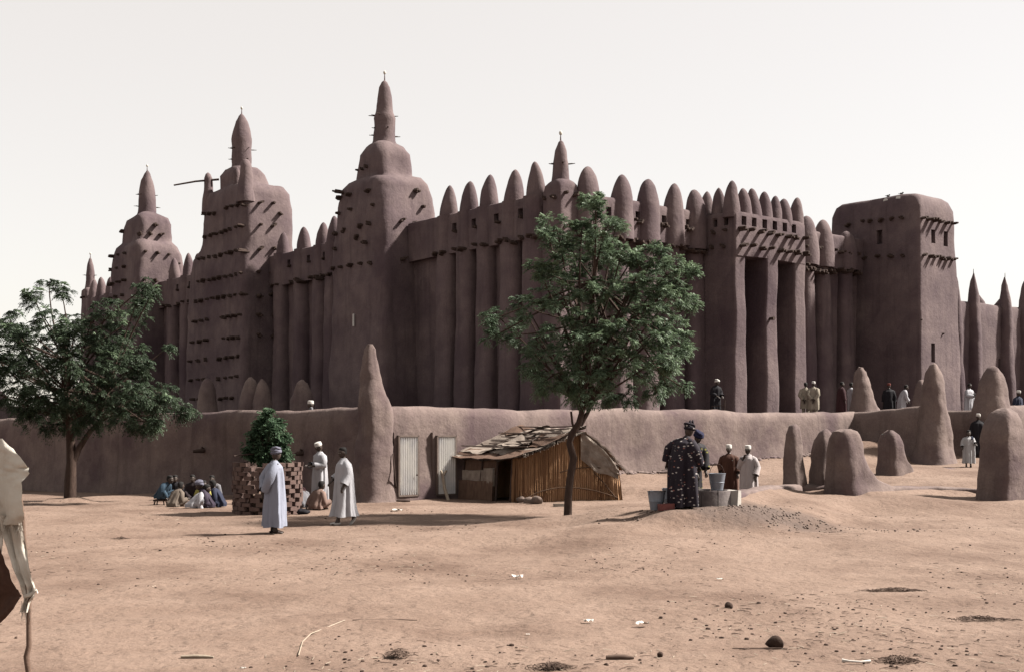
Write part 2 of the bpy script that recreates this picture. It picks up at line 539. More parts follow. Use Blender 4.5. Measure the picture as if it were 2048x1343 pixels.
# ---- towers of the east wall. profile rows: z, half u, half v, corner radius, shift u, shift v
def tower(vc, uc, prof, seed, sp, egg, label):
    m = loft_tower(prof, uc, vc).rough(.13, .55, seed, .045, 2.0)
    o = m.build('minaret_tower', 'mud', mosque, zoff=ZT, angle=70)
    o['label'] = label
    spire(o, uc, vc, sp, egg, seed + .5)
    return o
def fu(prof, uc, z): q = lerp_prof(prof, z); return uc + q[3] - q[0]
def inv(prof, vc, v, z):                            # keep a beam on the face of its tower
    q = lerp_prof(prof, z); return max(vc + q[4] - q[1] + .2, min(vc + q[4] + q[1] - .25 - q[2] * .35, v))
def fv(prof, vc, z): q = lerp_prof(prof, z); return vc + q[4] - q[1]

P1 = [(ZT - .5, 1.95, 2.8, .35, 0, 0), (6, 1.85, 2.65, .35, 0, 0), (10.5, 1.78, 2.5, .4, 0, 0), (12.6, 1.74, 2.4, .5, 0, 0), (14.0, 1.68, 2.2, .55, 0, 0), (14.65, 1.58, 2.05, .6, 0, 0), (14.95, 1.38, 1.8, .65, 0, 0), (15.1, 1.10, 1.4, .6, 0, 0),
      (15.5, 1.06, 1.28, .45, 0, 0), (16.35, 1.02, 1.18, .45, 0, 0), (16.75, .82, .95, .5, 0, 0), (16.95, .58, .65, .5, 0, 0)]
SP1 = [(16.8, .70), (17.1, .58), (17.9, .54), (18.3, .57), (18.6, .47), (19.3, .37), (19.9, .27), (20.15, .15), (20.25, .03)]
t1 = tower(13.7, -.15, P1, 1.0, SP1, 20.66, 'tower beside the corner of the hall, with scattered short beams')
for x, y in [(673, 398), (679, 428), (703, 420), (748, 411), (672, 467), (690, 462), (724, 452), (743, 447), (673, 497), (715, 474), (731, 484), (669, 537), (685, 535), (702, 531), (722, 528), (741, 525), (700, 389), (737, 382), (684, 384)]:
    u = -1.9
    for _ in range(3):
        v = vU(x, u); z = zP(y, u, v); u = fu(P1, -.15, z)
    beam(t1, u + .08, inv(P1, 13.7, v, z), z, DU, 1.0, 1.7 if (x, y) == (684, 384) else 1.0)
for x, y in [(829, 381), (846, 415), (801, 442), (831, 449), (821, 482), (803, 518), (855, 466)]:
    v = 11.2
    for _ in range(3):
        u = uV(x, v); z = zP(y, u, v); v = fv(P1, 13.7, z)
    if u < 1.5: beam(t1, u, v, z, DV, 1.1)
for (x, y) in [(712, 343), (728, 338), (738, 333)]:
    u = -1.2; v = vU(x, u); z = zP(y, u, v); beam(t1, fu(P1, -.15, z) + .08, inv(P1, 13.7, v, z), z, DU, .8)
for z, r, angs in [(18.38, .52, (2.6, 3.6, 5.6, .3)), (17.7, .53, (2.9, 4.4)), (17.35, .55, (2.7, 5.9))]:
    for a in angs: beam(t1, -.15 + (r - .1) * cos(a), 13.7 + (r - .1) * sin(a), z, a, .7, .85, TH)
# lamp tube on the outer face
u = -2.0; v = vU(708, u); z = zP(640, u, v); u = fu(P1, -.15, z)
M().box((u - .06, v, z), (.05, .09, .62)).build('lamp_tube', 'white_paint', t1, False, zoff=ZT)

P2 = [(ZT - .5, 1.95, 4.4, .35, 0, .1), (7, 1.9, 4.2, .35, 0, 0), (11.8, 1.85, 3.95, .4, 0, 0), (12.7, 1.78, 3.75, .5, 0, -.1), (13.3, 1.70, 3.30, .5, 0, -.55), (13.7, 1.68, 3.15, .45, 0, -.7), (15.5, 1.64, 3.05, .5, 0, -.75), (16.4, 1.59, 2.92, .52, .0, -.74), (16.85, 1.45, 2.65, .6, .0, -.66), (17.02, 1.22, 2.15, .65, .04, -.4), (17.15, 1.15, 1.6, .6, .1, -.2),
      (17.9, 1.08, 1.4, .6, .05, 0), (18.3, .85, 1.1, .6, 0, 0), (18.45, .5, .6, .5, 0, 0)]
SP2 = [(18.2, .70), (18.6, .62), (19.3, .60), (20.2, .63), (20.8, .52), (21.3, .36), (21.65, .18), (21.8, .04)]
t2 = tower(30.0, -.2, P2, 2.0, SP2, 22.15, 'tallest middle tower with corner horns and many beam rows')
def row_u(par, prof, uc, x0, y0, x1, y1, n, sc=1.0):
    for i in range(n):
        t = i / max(1, n - 1)
        x, y = x0 + (x1 - x0) * t, y0 + (y1 - y0) * t
        u = uc - 1.8
        for _ in range(3):
            v = vU(x, u); z = zP(y, u, v); u = fu(prof, uc, z)
        beam(par, u + .05, inv(prof, 30.0 if prof is P2 else 45.2, v, z), z, DU, sc)
def row_v(par, prof, vc, pts, sc=1.0):
    for x, y in pts:
        v = vc + prof[0][5] - prof[0][2]
        for _ in range(3):
            u = uV(x, v); z = zP(y, u, v); v = fv(prof, vc, z)
        beam(par, u, v, z, DV, sc)
for r in [(412, 428, 432, 427, 3), (455, 416, 488, 409, 4), (412, 474, 486, 452, 8), (400, 519, 486, 500, 9), (398, 564, 486, 546, 9), (394, 603, 484, 587, 9), (392, 643, 418, 638, 3), (450, 634, 482, 630, 4), (388, 685, 416, 680, 3), (449, 677, 480, 674, 4), (384, 722, 414, 718, 3), (443, 717, 478, 712, 4), (384, 760, 412, 758, 3), (440, 757, 478, 753, 4), (388, 799, 400, 797, 2), (444, 797, 466, 795, 3)]:
    row_u(t2, P2, -.2, *r)
row_v(t2, P2, 30.0, [(520, 405), (545, 408), (560, 428), (520, 451), (546, 451), (567, 473), (520, 497), (545, 496), (516, 545), (543, 545), (570, 538), (516, 591), (542, 588), (518, 629), (546, 629), (518, 670), (546, 670)], 1.1)
for (uu, vv, zt, r) in [(-1.55, 26.7, 18.2, .48), (-1.5, 32.0, 18.25, .36), (-1.35, 28.3, 18.0, .27)]:
    m = M()
    pr = [(15.6, r * 1.25), (16.6, r), (zt - .9, r * .82), (zt - .35, r * .68), (zt - .1, r * .42), (zt, r * .1)]
    m.loft([[(uu + lerp_prof(pr, z)[0] * cos(2 * pi * j / 16), vv + lerp_prof(pr, z)[0] * sin(2 * pi * j / 16), z) for j in range(16)] for z in zsteps(pr, .25)]).rough(.06, 1.4, vv)
    m.build('horn', 'mud', t2, zoff=ZT)
a = vU(428, -1.2); b = zP(363, -1.2, a)
M().tube([(-1.0, a - .3, b + .1), (-2.2, a + .5, b - .05), (-3.4, a + 1.1, b - .35)], [.07, .06, .05], 8).build('pole', 'wood', t2, zoff=ZT)
for z, r, angs in [(19.55, .58, (2.9, 3.4, 4.9, 5.9)), (18.85, .6, (3.0, 4.7))]:
    for q in angs: beam(t2, -.2 + (r - .1) * cos(q), 30 + (r - .1) * sin(q), z, q, .75, .9, TH)

P3 = [(ZT - .5, 1.95, 2.8, .35, 0, 0), (8, 1.85, 2.7, .35, 0, 0), (13.2, 1.78, 2.6, .45, 0, 0), (14.6, 1.72, 2.5, .55, 0, 0), (15.15, 1.58, 2.3, .6, 0, 0), (15.4, 1.34, 1.95, .6, 0, 0), (15.5, 1.28, 1.8, .5, 0, 0), (16.7, 1.22, 1.68, .4, 0, 0), (17.2, 1.10, 1.45, .45, 0, 0), (17.45, .80, 1.0, .5, 0, 0), (17.7, .5, .6, .4, 0, 0)]
SP3 = [(17.4, .72), (17.7, .64), (18.6, .62), (19.2, .57), (20.0, .40), (20.5, .22), (20.75, .05)]
t3 = tower(45.2, -.15, P3, 3.0, SP3, 21.1, 'tower farthest along the east wall, behind the left tree')
for r in [(222, 470, 240, 468, 3), (208, 518, 252, 506, 4), (205, 545, 250, 533, 4), (203, 574, 250, 560, 5), (222, 597, 248, 590, 3)]:
    row_u(t3, P3, -.15, *r)
row_v(t3, P3, 45.2, [(281, 468), (301, 468), (321, 469), (308, 449), (290, 504), (315, 506), (337, 510), (353, 528), (288, 560), (312, 562), (335, 563)], 1.1)
for z, r, angs in [(18.95, .56, (2.9, 3.5, 5.7)), (18.1, .6, (2.9, 4.2, 6.0))]:
    for q in angs: beam(t3, -.15 + (r - .1) * cos(q), 45.2 + (r - .1) * sin(q), z, q, .8, .9, TH)

# ---- walls of the hall
def slab(u0, u1, v0, v1, z0, z1, r=.12, step=.5, seed=0.0, amp=.05):
    """long wall block with rounded top edges"""
    m = M()
    alongv = (v1 - v0) > (u1 - u0)
    a0, a1 = (v0, v1) if alongv else (u0, u1)
    b0, b1 = (u0, u1) if alongv else (v0, v1)
    prof = [(b0, z0)] + [(b0, z0 + (z1 - r - z0) * i / 10) for i in range(1, 11)] + [(b0 + r * .3, z1 - r * .3), (b0 + r, z1), ((b0 + b1) / 2, z1 + .01), (b1 - r, z1), (b1 - r * .3, z1 - r * .3)] + [(b1, z0 + (z1 - r - z0) * i / 10) for i in range(10, 0, -1)] + [(b1, z0)]
    n = max(2, int((a1 - a0) / step))
    rings = []
    for i in range(n + 1):
        a = a0 + (a1 - a0) * i / n
        rings.append([((b, a, z) if alongv else (a, b, z)) for b, z in (prof if alongv else prof[::-1])])
    m.loft(rings)
    m.f = [tuple(reversed(q)) for q in m.f]
    return m.rough(amp, .5, seed, .015, 2.5)

PAR = 12.45
east = slab(0, .9, -.0, 58.6, ZT - .5, PAR - .02, seed=11).build('east_wall', 'mud', mosque, zoff=ZT)
east['label'] = 'long buttressed east wall in shade between the towers'
band_segs = [(1.3, 11.2), (16.2, 26.2), (33.8, 42.9), (47.4, 57.2)]
EP = {0: [vU(x, -.1) for x in (1070, 1025, 975, 935, 895)], 1: [vU(x, -.1) for x in (643, 605)] + [24.9, 17.4, 18.9], 2: [vU(375, -.1), 36.6, 40.6, 34.9], 3: [48.6, 50.6, 52.6, 54.6, 56.4]}
for si, (a, b) in enumerate(band_segs):
    m = slab(-.38, .25, a, b, 10.55, PAR, seed=12 + si)
    o = m.build('parapet_band', 'mud', east, zoff=ZT)
    holes = M()
    c = sorted(EP[si])
    mids = [(p + q) / 2 for p, q in zip(c, c[1:])]
    for p in mids:
        holes.box((-.3, p - .1, 11.75 - ZT), (.9, .34, .42))
    if mids: cut(o, holes)
    for p in mids: beam(east, -.4, p - .32, 11.55, DU, .7, .7)
    for k, p in enumerate(c):
        rr = .58 + .07 * rg.random()
        m = M()
        pr = [(ZT - .4, rr * 1.10, .58), (6, rr, .50), (10.4, rr * .95, .46), (11.5, rr * .86, .46), (PAR, rr * .82, .46)]
        m.loft([rrect(-.08, p, lerp_prof(pr, z)[1], lerp_prof(pr, z)[0], .42, z, 3, 5) for z in zsteps(pr, .6)]).rough(.07, .7, 20 + p, .02, 3)
        m.build('buttress', 'mud', east, zoff=ZT)
        top = 13.85 + (.15 if (si == 0 and k == 0) else .0 if (si == 0 and k == 1) else .12 if (si == 0 and k == 3) else rg.uniform(-.1, .1))
        bullet(M(), -.02, p, .46, rr * .84, PAR - .55, top, 2.0, .57).rough(.05, 1.0, p, .015, 4).build('pinnacle', 'mud', east, zoff=ZT)
        for d in (-.28, .3):
            beam(east, -.56, p + d, 10.62 + rg.uniform(-.05, .05), DU, .95, .8)
        if rg.random() < .5: beam(east, -.5, p - .55, 10.5, DU, .9, .8)

# corner piers with small spires
def pier(uc, vc, ztop, ztip, seed):
    pr = [(ZT - .5, .62, .62, .12), (10.4, .60, .60, .12), (10.45, .60, .60, .12), (ztop - .5, .57, .57, .14), (ztop - .18, .55, .55, .2), (ztop - .04, .46, .46, .25), (ztop + .03, .38, .38, .3)]
    m = M().loft([rrect(uc, vc, *lerp_prof(pr, z), z, 5, 5) for z in zsteps(pr, .3)]).rough(.05, .8, seed, .015, 3)
    o = m.build('corner_pier', 'mud', mosque, zoff=ZT)
    h = ztip - ztop
    spire(o, uc, vc, [(ztop - .05, .42), (ztop + .25, .38), (ztop + h * .45, .34), (ztop + h * .75, .25), (ztop + h * .95, .11), (ztip, .03)], ztip + .33, seed + .3)
    for q in (2.7, 5.4, 4.2):
        beam(o, uc + .25 * cos(q), vc + .25 * sin(q), ztop + h * .42, q, .7, .8, TH)
    for d in (-.25, .3):
        beam(o, uc - .55, vc + d, ztop - .75, DU, .8, .7); beam(o, uc + d, vc - .55, ztop - .62, DV, .9, .8)
        beam(o, uc - .58, vc + d, 10.75, DU, .8, .7); beam(o, uc + d, vc - .58, 10.9, DV, .9, .9)
    return o
pier(.38, .42, 12.95, 14.75, 31)
pier(.4, 58.3, 13.4, 15.9, 32)

north = slab(.2, 46, 0, .9, ZT - .5, PAR - .03, seed=41)
# the wall steps down behind the stair tower
north = slab(.3, 24, 0, .9, ZT - .5, PAR - .03, seed=41).build('north_wall', 'mud', mosque, zoff=ZT)
north['label'] = 'sunlit north wall with round buttresses beside the entrance portal'
NP_ = [uV(x, -.3) for x in (1180, 1245, 1297, 1348, 1395)] + [uV(1618, -.3), uV(1650, -.3), 20.3]
m = slab(1.1, 9.0, -.40, .25, 10.75, PAR, seed=42).build('parapet_band', 'mud', north, zoff=ZT)
hl = M()
for p, q in zip(NP_[:5], NP_[1:5]): hl.box(((p + q) / 2 + .05, -.3, 11.75 - ZT), (.3, .9, .46))
cut(m, hl)
for p, q in zip(NP_[:5], NP_[1:5]): beam(north, (p + q) / 2 + .1, -.42, 11.5, DV, .9, .8)
m = slab(13.6, 22, -.40, .25, 10.6, PAR, seed=43).build('parapet_band', 'mud', north, zoff=ZT)
for k, p in enumerate(NP_):
    rr = .64
    pr = [(ZT - .4, rr * 1.0, .62), (6, rr * .86, .50), (10.5, rr * .74, .42), (10.8, rr * .74, .42)]
    m = M().loft([rrect(p, -.05, lerp_prof(pr, z)[0], lerp_prof(pr, z)[1], .4, z, 3, 5) for z in zsteps(pr, .6)]).rough(.06, .7, 50 + p, .02, 3)
    m.build('buttress', 'mud', north, zoff=ZT)
    zt = (13.85, 13.8, 13.85, 13.75, 13.75, 13.4, 13.35, 13.0)[k]
    bullet(M(), p, -.22, rr * 1.0, .52, 10.62, zt - .22, 3.0, .52, 22, 18).rough(.05, .9, 60 + p, .015, 4).build('pinnacle', 'mud', north, zoff=ZT)
    if k < 7:
        for d in (-.62, -.3, .05, .4):
            beam(north, p + d, -.5, 10.70 - .02 * p + rg.uniform(-.06, .06), DV, 1.0, .75)
    beam(north, p + .62, -.42, 11.55, DV, .8, .75)
for p in (15.6, 16.4, 19.4, 20.0, 20.8):
    beam(north, p, -.45, 10.55, DV, 1.1, 1.0); beam(north, p, -.42, 11.5, DV, .9, .8)

# ---- entrance portal with two tall recesses
PL, PR_, PF = 8.75, 14.0, -2.35
pc, ph = (PL + PR_) / 2, (PR_ - PL) / 2
pr = [(10.2, ph, 1.42, .10), (12.1, ph - .02, 1.40, .10), (12.25, ph - .06, 1.36, .14)]
m = M().loft([rrect(pc, PF + 1.42, *lerp_prof(pr, z), z, 14, 4) for z in zsteps(pr, .3)]).rough(.04, .6, 70, .012, 2.5)
portal = m.build('entrance_portal', 'mud', mosque, zoff=ZT)
portal['label'] = 'projecting entrance portal with two tall dark recesses'
cu = M()
for x, y in ((1489, 443), (1509, 448), (1530, 452), (1550, 455), (1570, 459), (1588, 462)):
    u = uV(x, PF); cu.box((u, PF, 11.85 - ZT), (.34, .9, .42))
for v in (-1.75, -1.1, -.45): cu.box((PL, v, 11.85 - ZT), (.9, .26, .42))
cut(portal, cu)
NI = (uV(1493, PF), uV(1533, PF), uV(1556, PF), uV(1590, PF))
for a, b in ((PL - .02, NI[0]), (NI[1], NI[2]), (NI[3], PR_ + .02)):
    w = (b - a) / 2
    q = [(ZT - .5, w + .10, 1.47, .13), (5, w + .05, 1.45, .12), (8, w + .01, 1.43, .12), (10.35, w - .004, 1.41, .10)]
    M().loft([rrect((a + b) / 2, PF + 1.43, *lerp_prof(q, z), z, 5, 4) for z in zsteps(q, .45)]).rough(.06, .55, 71 + a, .015, 2.5).build('pillar', 'mud', portal, zoff=ZT)
for i in range(8):
    u = PL + .35 + i * (PR_ - PL - .55) / 7
    beam(portal, u, PF + .02, 11.42, DV, 1.0, 1.15); beam(portal, u + .08, PF + .02, 10.68, DV, 1.0, 1.15)
for v in (-1.8, -1.1, -.4): beam(portal, PL, v, 11.4, DU, .9, .8); beam(portal, PL, v + .1, 10.7, DU, .9, .7)
for x, z1 in ((1460, 13.75), (1489, 13.5), (1508, 13.5), (1530, 13.5), (1550, 13.45), (1568, 13.4), (1593, 13.45)):
    u = uV(x, PF + .4) + (.12 if x == 1460 else 0)
    bullet(M(), u, PF + .42, .44 if x == 1460 else .40, .40, 12.0, z1, 1.9, .53, 18, 12).rough(.04, 1.2, x, .012, 4).build('pinnacle', 'mud', portal, zoff=ZT)
for v in (-1.0, -.15): bullet(M(), PL + .40, v, .38, .42, 12.0, 13.5, 2.0, .62, 18, 12).rough(.04, 1.2, v, .012, 4).build('pinnacle', 'mud', portal, zoff=ZT)
# wooden doors deep in the recesses
for a, b in ((uV(1493, PF), uV(1533, PF)), (uV(1556, PF), uV(1590, PF))):
    m = M()
    k = 5
    for i in range(k):
        w = (b - a - .14) / k
        m.box((a + .07 + w * (i + .5), PF + 1.90, ZT + 1.15), (w - .015, .06, 2.3))
    m.build('door', 'wood', portal, False, zoff=ZT)
u = uV(1541, PF)
M().tube([(u, PF + .05, zP(637, u, PF)), (u, PF - .22, zP(637, u, PF))], [.07, .09], 10).build('lamp', 'wood', portal, zoff=ZT)

# ---- stair tower to the right of the portal
SU0, SU1, SV0, SV1 = 21.5, 25.3, -3.9, 1.9
sc_, sh_, tc_, th_ = (SU0 + SU1) / 2, (SU1 - SU0) / 2, (SV0 + SV1) / 2, (SV1 - SV0) / 2
pr = [(ZT - .5, sh_ + .12, th_ + .08, .12, .03), (8, sh_ + .02, th_, .14, 0), (11.5, sh_ - .12, th_ - .08, .2, -.05), (13.8, sh_ - .18, th_ - .16, .25, -.08), (14.3, sh_ - .26, th_ - .30, .35, -.1), (14.5, sh_ - .42, th_ - .55, .4, -.12), (14.62, sh_ - .9, th_ - 1.2, .5, -.15)]
m = M().loft([rrect(sc_ + q[3], tc_, q[0], q[1], q[2], z, 8, 5) for z in zsteps(pr, .4) for q in [lerp_prof(pr, z)]]).rough(.08, .5, 81, .02, 2.5)
st = m.build('stair_tower', 'mud', mosque, zoff=ZT)
st['label'] = 'blunt square tower right of the portal with sunlit right face'
cu = M()
def on_face(x, y, v=SV0 + .12): u = uV(x, v); return u, zP(y, u, v)
for x, y, w, h in ((1866, 473, .38, .72), (1891, 478, .40, .80), (1861, 705, .36, 1.0)):
    u, z = on_face(x, y); cu.box((u, SV0, z - ZT), (w, 1.1, h))
v = vU(1757, SU0); cu.box((SU0, v, zP(474, SU0, v) - ZT), (.9, .34, .75))
cut(st, cu)
for y0, y1 in ((436, 449), (510, 519)):
    for i in range(6):
        t = i / 5
        u, z = on_face(1845 + 58 * t, y0 + (y1 - y0) * t)
        beam(st, u, SV0 + .15, z, DV, .95, 1.2)
for x, y in ((1697, 451), (1727, 443), (1742, 442), (1764, 440), (1785, 437), (1803, 434), (1674, 500), (1709, 502), (1729, 516), (1757, 512), (1782, 511), (1806, 510)):
    v = vU(x, SU0 + .05)
    if v < 1.8: beam(st, SU0 + .08, v, zP(y, SU0, v), DU, .9, .8)
for x, y in ((1881, 668), (1838, 640)):
    u, z = on_face(x, y); beam(st, u, SV0 + .05, z, DV, .5, .5)
# two horn loudspeakers on the top edge
for x, y in ((1773, 394), (1798, 389)):
    v = vU(x, SU0 + .25); z = zP(y + 8, SU0 + .25, v)
    m = M().tube([(SU0 + .55, v, z), (SU0 + .35, v, z), (SU0 + .16, v, z)], [.05, .07, .14], 14)
    m.build('loudspeaker', 'white_paint', st, zoff=ZT)

# ---- lower courtyard wall beyond
CW = 9.75
m = slab(25, 62, -.35, .45, ZT - .5, CW, .18, .5, 91, .07)
court = m.build('courtyard_wall', 'mud', mosque, zoff=ZT)
cu = M()
for x, y in ((2001, 731), (2047, 738)):
    u = uV(x, -.35); cu.box((u, -.35, zP(y, u, -.35) - ZT), (.5, 1.1, .85))
cut(court, cu)
for k, (u, zt) in enumerate([(uV(1912, -.5), 11.3), (uV(1950, -.5), 11.45), (uV(2013, -.5), 11.5), (uV(2052, -.5), 11.4), (48.2, 11.4), (51.8, 11.4), (55.4, 11.3), (59, 11.3)]):
    pr = [(ZT - .4, .44, .75), (6, .40, .50), (9.2, .38, .40), (10.2, .31, .32), (11.0, .16, .17), (zt, .03, .03)]
    m = M().loft([rrect(u, -.4, *lerp_prof(pr, z), .3, z, 3, 4) for z in zsteps(pr, .35)]).rough(.07, .8, 100 + u, .03, 3)
    m.build('buttress', 'mud', court, zoff=ZT)
    M().tube([(u, -.4, zt - .1), (u, -.4, zt + .25)], [.03, .015], 6).build('finial_rod', 'wood', court, zoff=ZT)
    bullet(M(), u - .3, 1.1, .42, .42, CW - .3, 10.6, 2.0, .6, 16, 10).rough(.14, 1.5, u, .03, 4).build('pinnacle', 'mud', court, zoff=ZT)
beam(court, 40.1, -.4, 8.6, DV, 1.0)
# far walls and roof close the building
slab(.5, 24, 57.7, 58.5, ZT - .5, PAR - .05, seed=95).build('south_wall', 'mud', mosque, zoff=ZT)
slab(23.2, 24.0, .6, 58, ZT - .5, PAR - .06, seed=96).build('west_wall', 'mud', mosque, zoff=ZT)
slab(61, 61.8, .2, 58, ZT - .5, CW, seed=97).build('courtyard_back_wall', 'mud', mosque, zoff=ZT)
M().box((12, 29.2, 11.6), (23, 57.4, .3)).build('roof', 'mud', mosque, False, zoff=ZT)

# ------------------------------------------------------------------ terrace and its mud enclosure walls
WC = Vector((-4.15, 36.45))                       # corner of the enclosure
dR = Vector((CU, SU)); dL = Vector((-SU, CU))
LW = [WC, Vector((-12.0, 43.4)), Vector((-20.3, 50.6)), Vector((-34, 62.8)), Vector((-60, 88))]
RWend = WC + dR * 24.2
PA = Vector((17.0, 48.4)); PB = Vector((20.0, 50.0))
BK = PB + dL * 5.0
m = M()
poly = [WC + dR * .2 + dL * .2, RWend, RWend + dL * 1.0, BK + dL * -.2, PB + dR * 0.3, PB + dR * 60, Vector((40, 150)), Vector((-80, 140)), LW[4], LW[3], LW[2], LW[1]]
n = len(poly)
m.add([(p.x, p.y, ZT) for p in poly] + [(p.x, p.y, -1.0) for p in poly], [tuple(range(n))] + [(i, i + n, (i + 1) % n + n, (i + 1) % n) for i in range(n)])
m.build('terrace', 'mud_wall', None, False, kind='structure', label='raised earth platform the mosque stands on')

def wallpath(pts, top, thick, base, seed, step=.3, amp=.07, flare=.18):
    """hand plastered mud wall: rounded top, thicker foot"""
    P = []
    for a, b in zip(pts, pts[1:]):
        k = max(1, int((b - a).length / step))
        P += [a + (b - a) * (i / k) for i in range(k)]
    P.append(pts[-1])
    prof = [(-.5 - flare, -.12), (-.5 - flare * .8, .05), (-.5 - flare * .35, .2), (-.5, .42), (-.49, .62), (-.47, .8), (-.42, .9), (-.30, .965), (-.12, 1.0)]
    prof = prof + [(-a, b) for a, b in reversed(prof)]
    rings = []
    s = 0.0
    for i, p in enumerate(P):
        t = (P[min(i + 1, len(P) - 1)] - P[max(i - 1, 0)]).normalized()
        nr = Vector((-t.y, t.x))
        if i: s += (p - P[i - 1]).length
        zb = base(p) - .1
        zt = top(p, s)
        rings.append([(p.x + nr.x * o * thick, p.y + nr.y * o * thick, zb + (zt - zb) * h) for o, h in prof])
    m = M().loft(rings)
    return m.rough(amp, .55, seed, .03, 1.9).rough(.014, 5.0, seed)
def gb(p): return gz(p.x, p.y)
def wob(p, s): return .05 * noise.noise(Vector((p.x * .25, p.y * .25, 3.3))) + .03 * noise.noise(Vector((p.x * .9, p.y * .9, 1.0)))

def cone_pillar(prof, cx, cy, rot, seed, r=.25, amp=.06, name='pillar', parent=None, mat='mud_wall', **kw):
    """prof rows: z, half along wall u, half across v, shift u, shift v (in the pillar's own turned axes)"""
    m = M()
    c, s = cos(rot), sin(rot)
    for_r = []
    for z in zsteps(prof, .16):
        q = lerp_prof(prof, z)
        du, dv = (q[2], q[3]) if len(q) > 3 else (0, 0)
        for_r.append(rrect(cx + du * c - dv * s, cy + du * s + dv * c, q[0], q[1], max(.03, min(q[0], q[1]) * r * 2), z, 4, 4, rot))
    m.loft(for_r).rough(amp * 1.35, .9, seed, .04, 3).rough(.018, 8, seed)
    return m.build(name, mat, parent, **kw)

R39 = radians(39)
wl = thing('enclosure_wall', 'long shaded mud wall of the terrace running left behind the brick ring and left tree', 'wall', (WC.x, WC.y, 0))
wl.location = (0, 0, 0)
wallpath(LW, lambda p, s: 2.86 - .010 * s + wob(p, s) * 1.3, .62, gb, 201).build('wall', 'mud_wall', wl)
for x, y in ((410, 900), (608, 905), (325, 882)):
    t = G(x, 985); p = at(x, y, 0.965 * t.y + .0)
    # short broken drain spouts
wr = thing('enclosure_wall', 'sunlit mud wall of the terrace behind the straw hut and the well', 'wall')
wallpath([WC + dR * .1, WC + dR * 12, RWend], lambda p, s: 2.84 + wob(p, s) * 1.4 + (.05 * sin(s * .55 + .6)), .62, gb, 202).build('wall', 'mud_wall', wr)
cone_pillar([(-.25, .70, .62, .0, 0), (.1, .58, .52, 0, 0), (.8, .52, .48, 0, 0), (2.0, .49, .46, .02, 0), (2.75, .50, .45, .05, 0), (3.1, .42, .40, .0, 0), (3.6, .30, .31, -.06, 0), (4.2, .21, .22, -.11, 0), (4.6, .14, .15, -.14, 0), (4.75, .06, .06, -.15, 0)], WC.x - .05, WC.y - .05, R39, 211, .32, parent=wr, name='corner_pillar')
# flank wall and cones beside the stair
wa = thing('stair_wall', 'shaded mud flank wall with two cone pillars left of the terrace stair', 'wall')
wallpath([RWend + dL * -.1, PA], lambda p, s: 2.88 + wob(p, s) + .05 * s, .6, gb, 203).build('wall', 'mud_wall', wa)
CP = lambda zb, zt, w: [(zb - .3, w * 1.9, w * 1.6), (zb + .12, w * 1.5, w * 1.3), (zb + (zt - zb) * .16, w * 1.2, w * 1.1), (zb + (zt - zb) * .34, w, w), (zb + (zt - zb) * .55, w * .84, w * .84), (zb + (zt - zb) * .78, w * .62, w * .62), (zb + (zt - zb) * .92, w * .42, w * .42), (zb + (zt - zb) * .985, w * .22, w * .22), (zt, w * .08, w * .08)]
cone_pillar(CP(.7, 4.78, .60), PA.x, PA.y, R39, 212, .36, parent=wa)
q = at(1726, 800, 52.2)
cone_pillar([(1.0, .95, .55, .22, 0), (2.6, .92, .52, .24, 0), (2.85, .72, .50, .14, 0), (3.2, .53, .45, .02, 0), (3.7, .40, .40, -.05, 0), (4.2, .32, .32, -.1, 0), (4.6, .23, .23, -.12, 0), (4.8, .09, .09, -.12, 0)], q.x, q.y, R39, 213, .4, parent=wa)
wb = thing('stair_wall', 'mud flank wall with one cone pillar behind the broken block, right of the stair', 'wall')
wallpath([PB + dL * 4.6, PB], lambda p, s: 2.95 + wob(p, s), .6, gb, 204).build('wall', 'mud_wall', wb)
wallpath([PB + dR * .2, PB + dR * 12, PB + dR * 40], lambda p, s: 3.15 - .02 * s + wob(p, s), .6, gb, 205).build('front_wall', 'mud_wall', wb)
cone_pillar(CP(.8, 4.75, .85), PB.x, PB.y, R39, 214, .36, parent=wb)
stairs = thing('mud_stair', 'earthen steps up to the terrace between the two flank walls', 'stairs')
for k in range(6):
    p = PA + dR * 1.9 + dL * (2.2 + .42 * k)
    M().box((p.x, p.y, .6 + (1.25 + .27 * k - .6) / 2), (2.7, .46, 1.25 + .27 * k - .6), R39).rough(.03, 1.5, k).build('step', 'mud_wall', stairs, False)
# low rounded cone behind the stair flank, at the terrace edge
q = at(1843, 790, 54.5)
cone_pillar(CP(ZT, 4.35, .42), q.x, q.y, R39, 215, .4, name='mud_cone', label='small mud cone on the terrace behind the tall stair pillar', cat='pillar')
# cones inside the terrace behind the left wall
for k, (x, y, Y, lb) in enumerate([(415, 757, 64.4, 'lone slender mud cone behind the shaded wall nearest the left tree'), (500, 755, 60.5, 'slender mud cone behind the shaded wall, larger of a close pair'), (524, 757, 59.8, 'slender mud cone behind the shaded wall, smaller of a close pair'), (605, 757, 56.4, 'slender mud cone behind the shaded wall nearest the corner pillar')]):
    q = at(x, y, Y)
    zt = q.z; w = .56 if k != 2 else .46
    pf = [(ZT - .2, w * 1.1, w * 1.1), (ZT + .8, w * .95, w * .95), (zt - .6, w * .72, w * .72), (zt - .2, w * .48, w * .48), (zt, w * .12, w * .12)]
    cone_pillar(pf, q.x, q.y, R39, 220 + k, .45, name='mud_cone', label=lb, cat='pillar', group='cones behind the left wall')

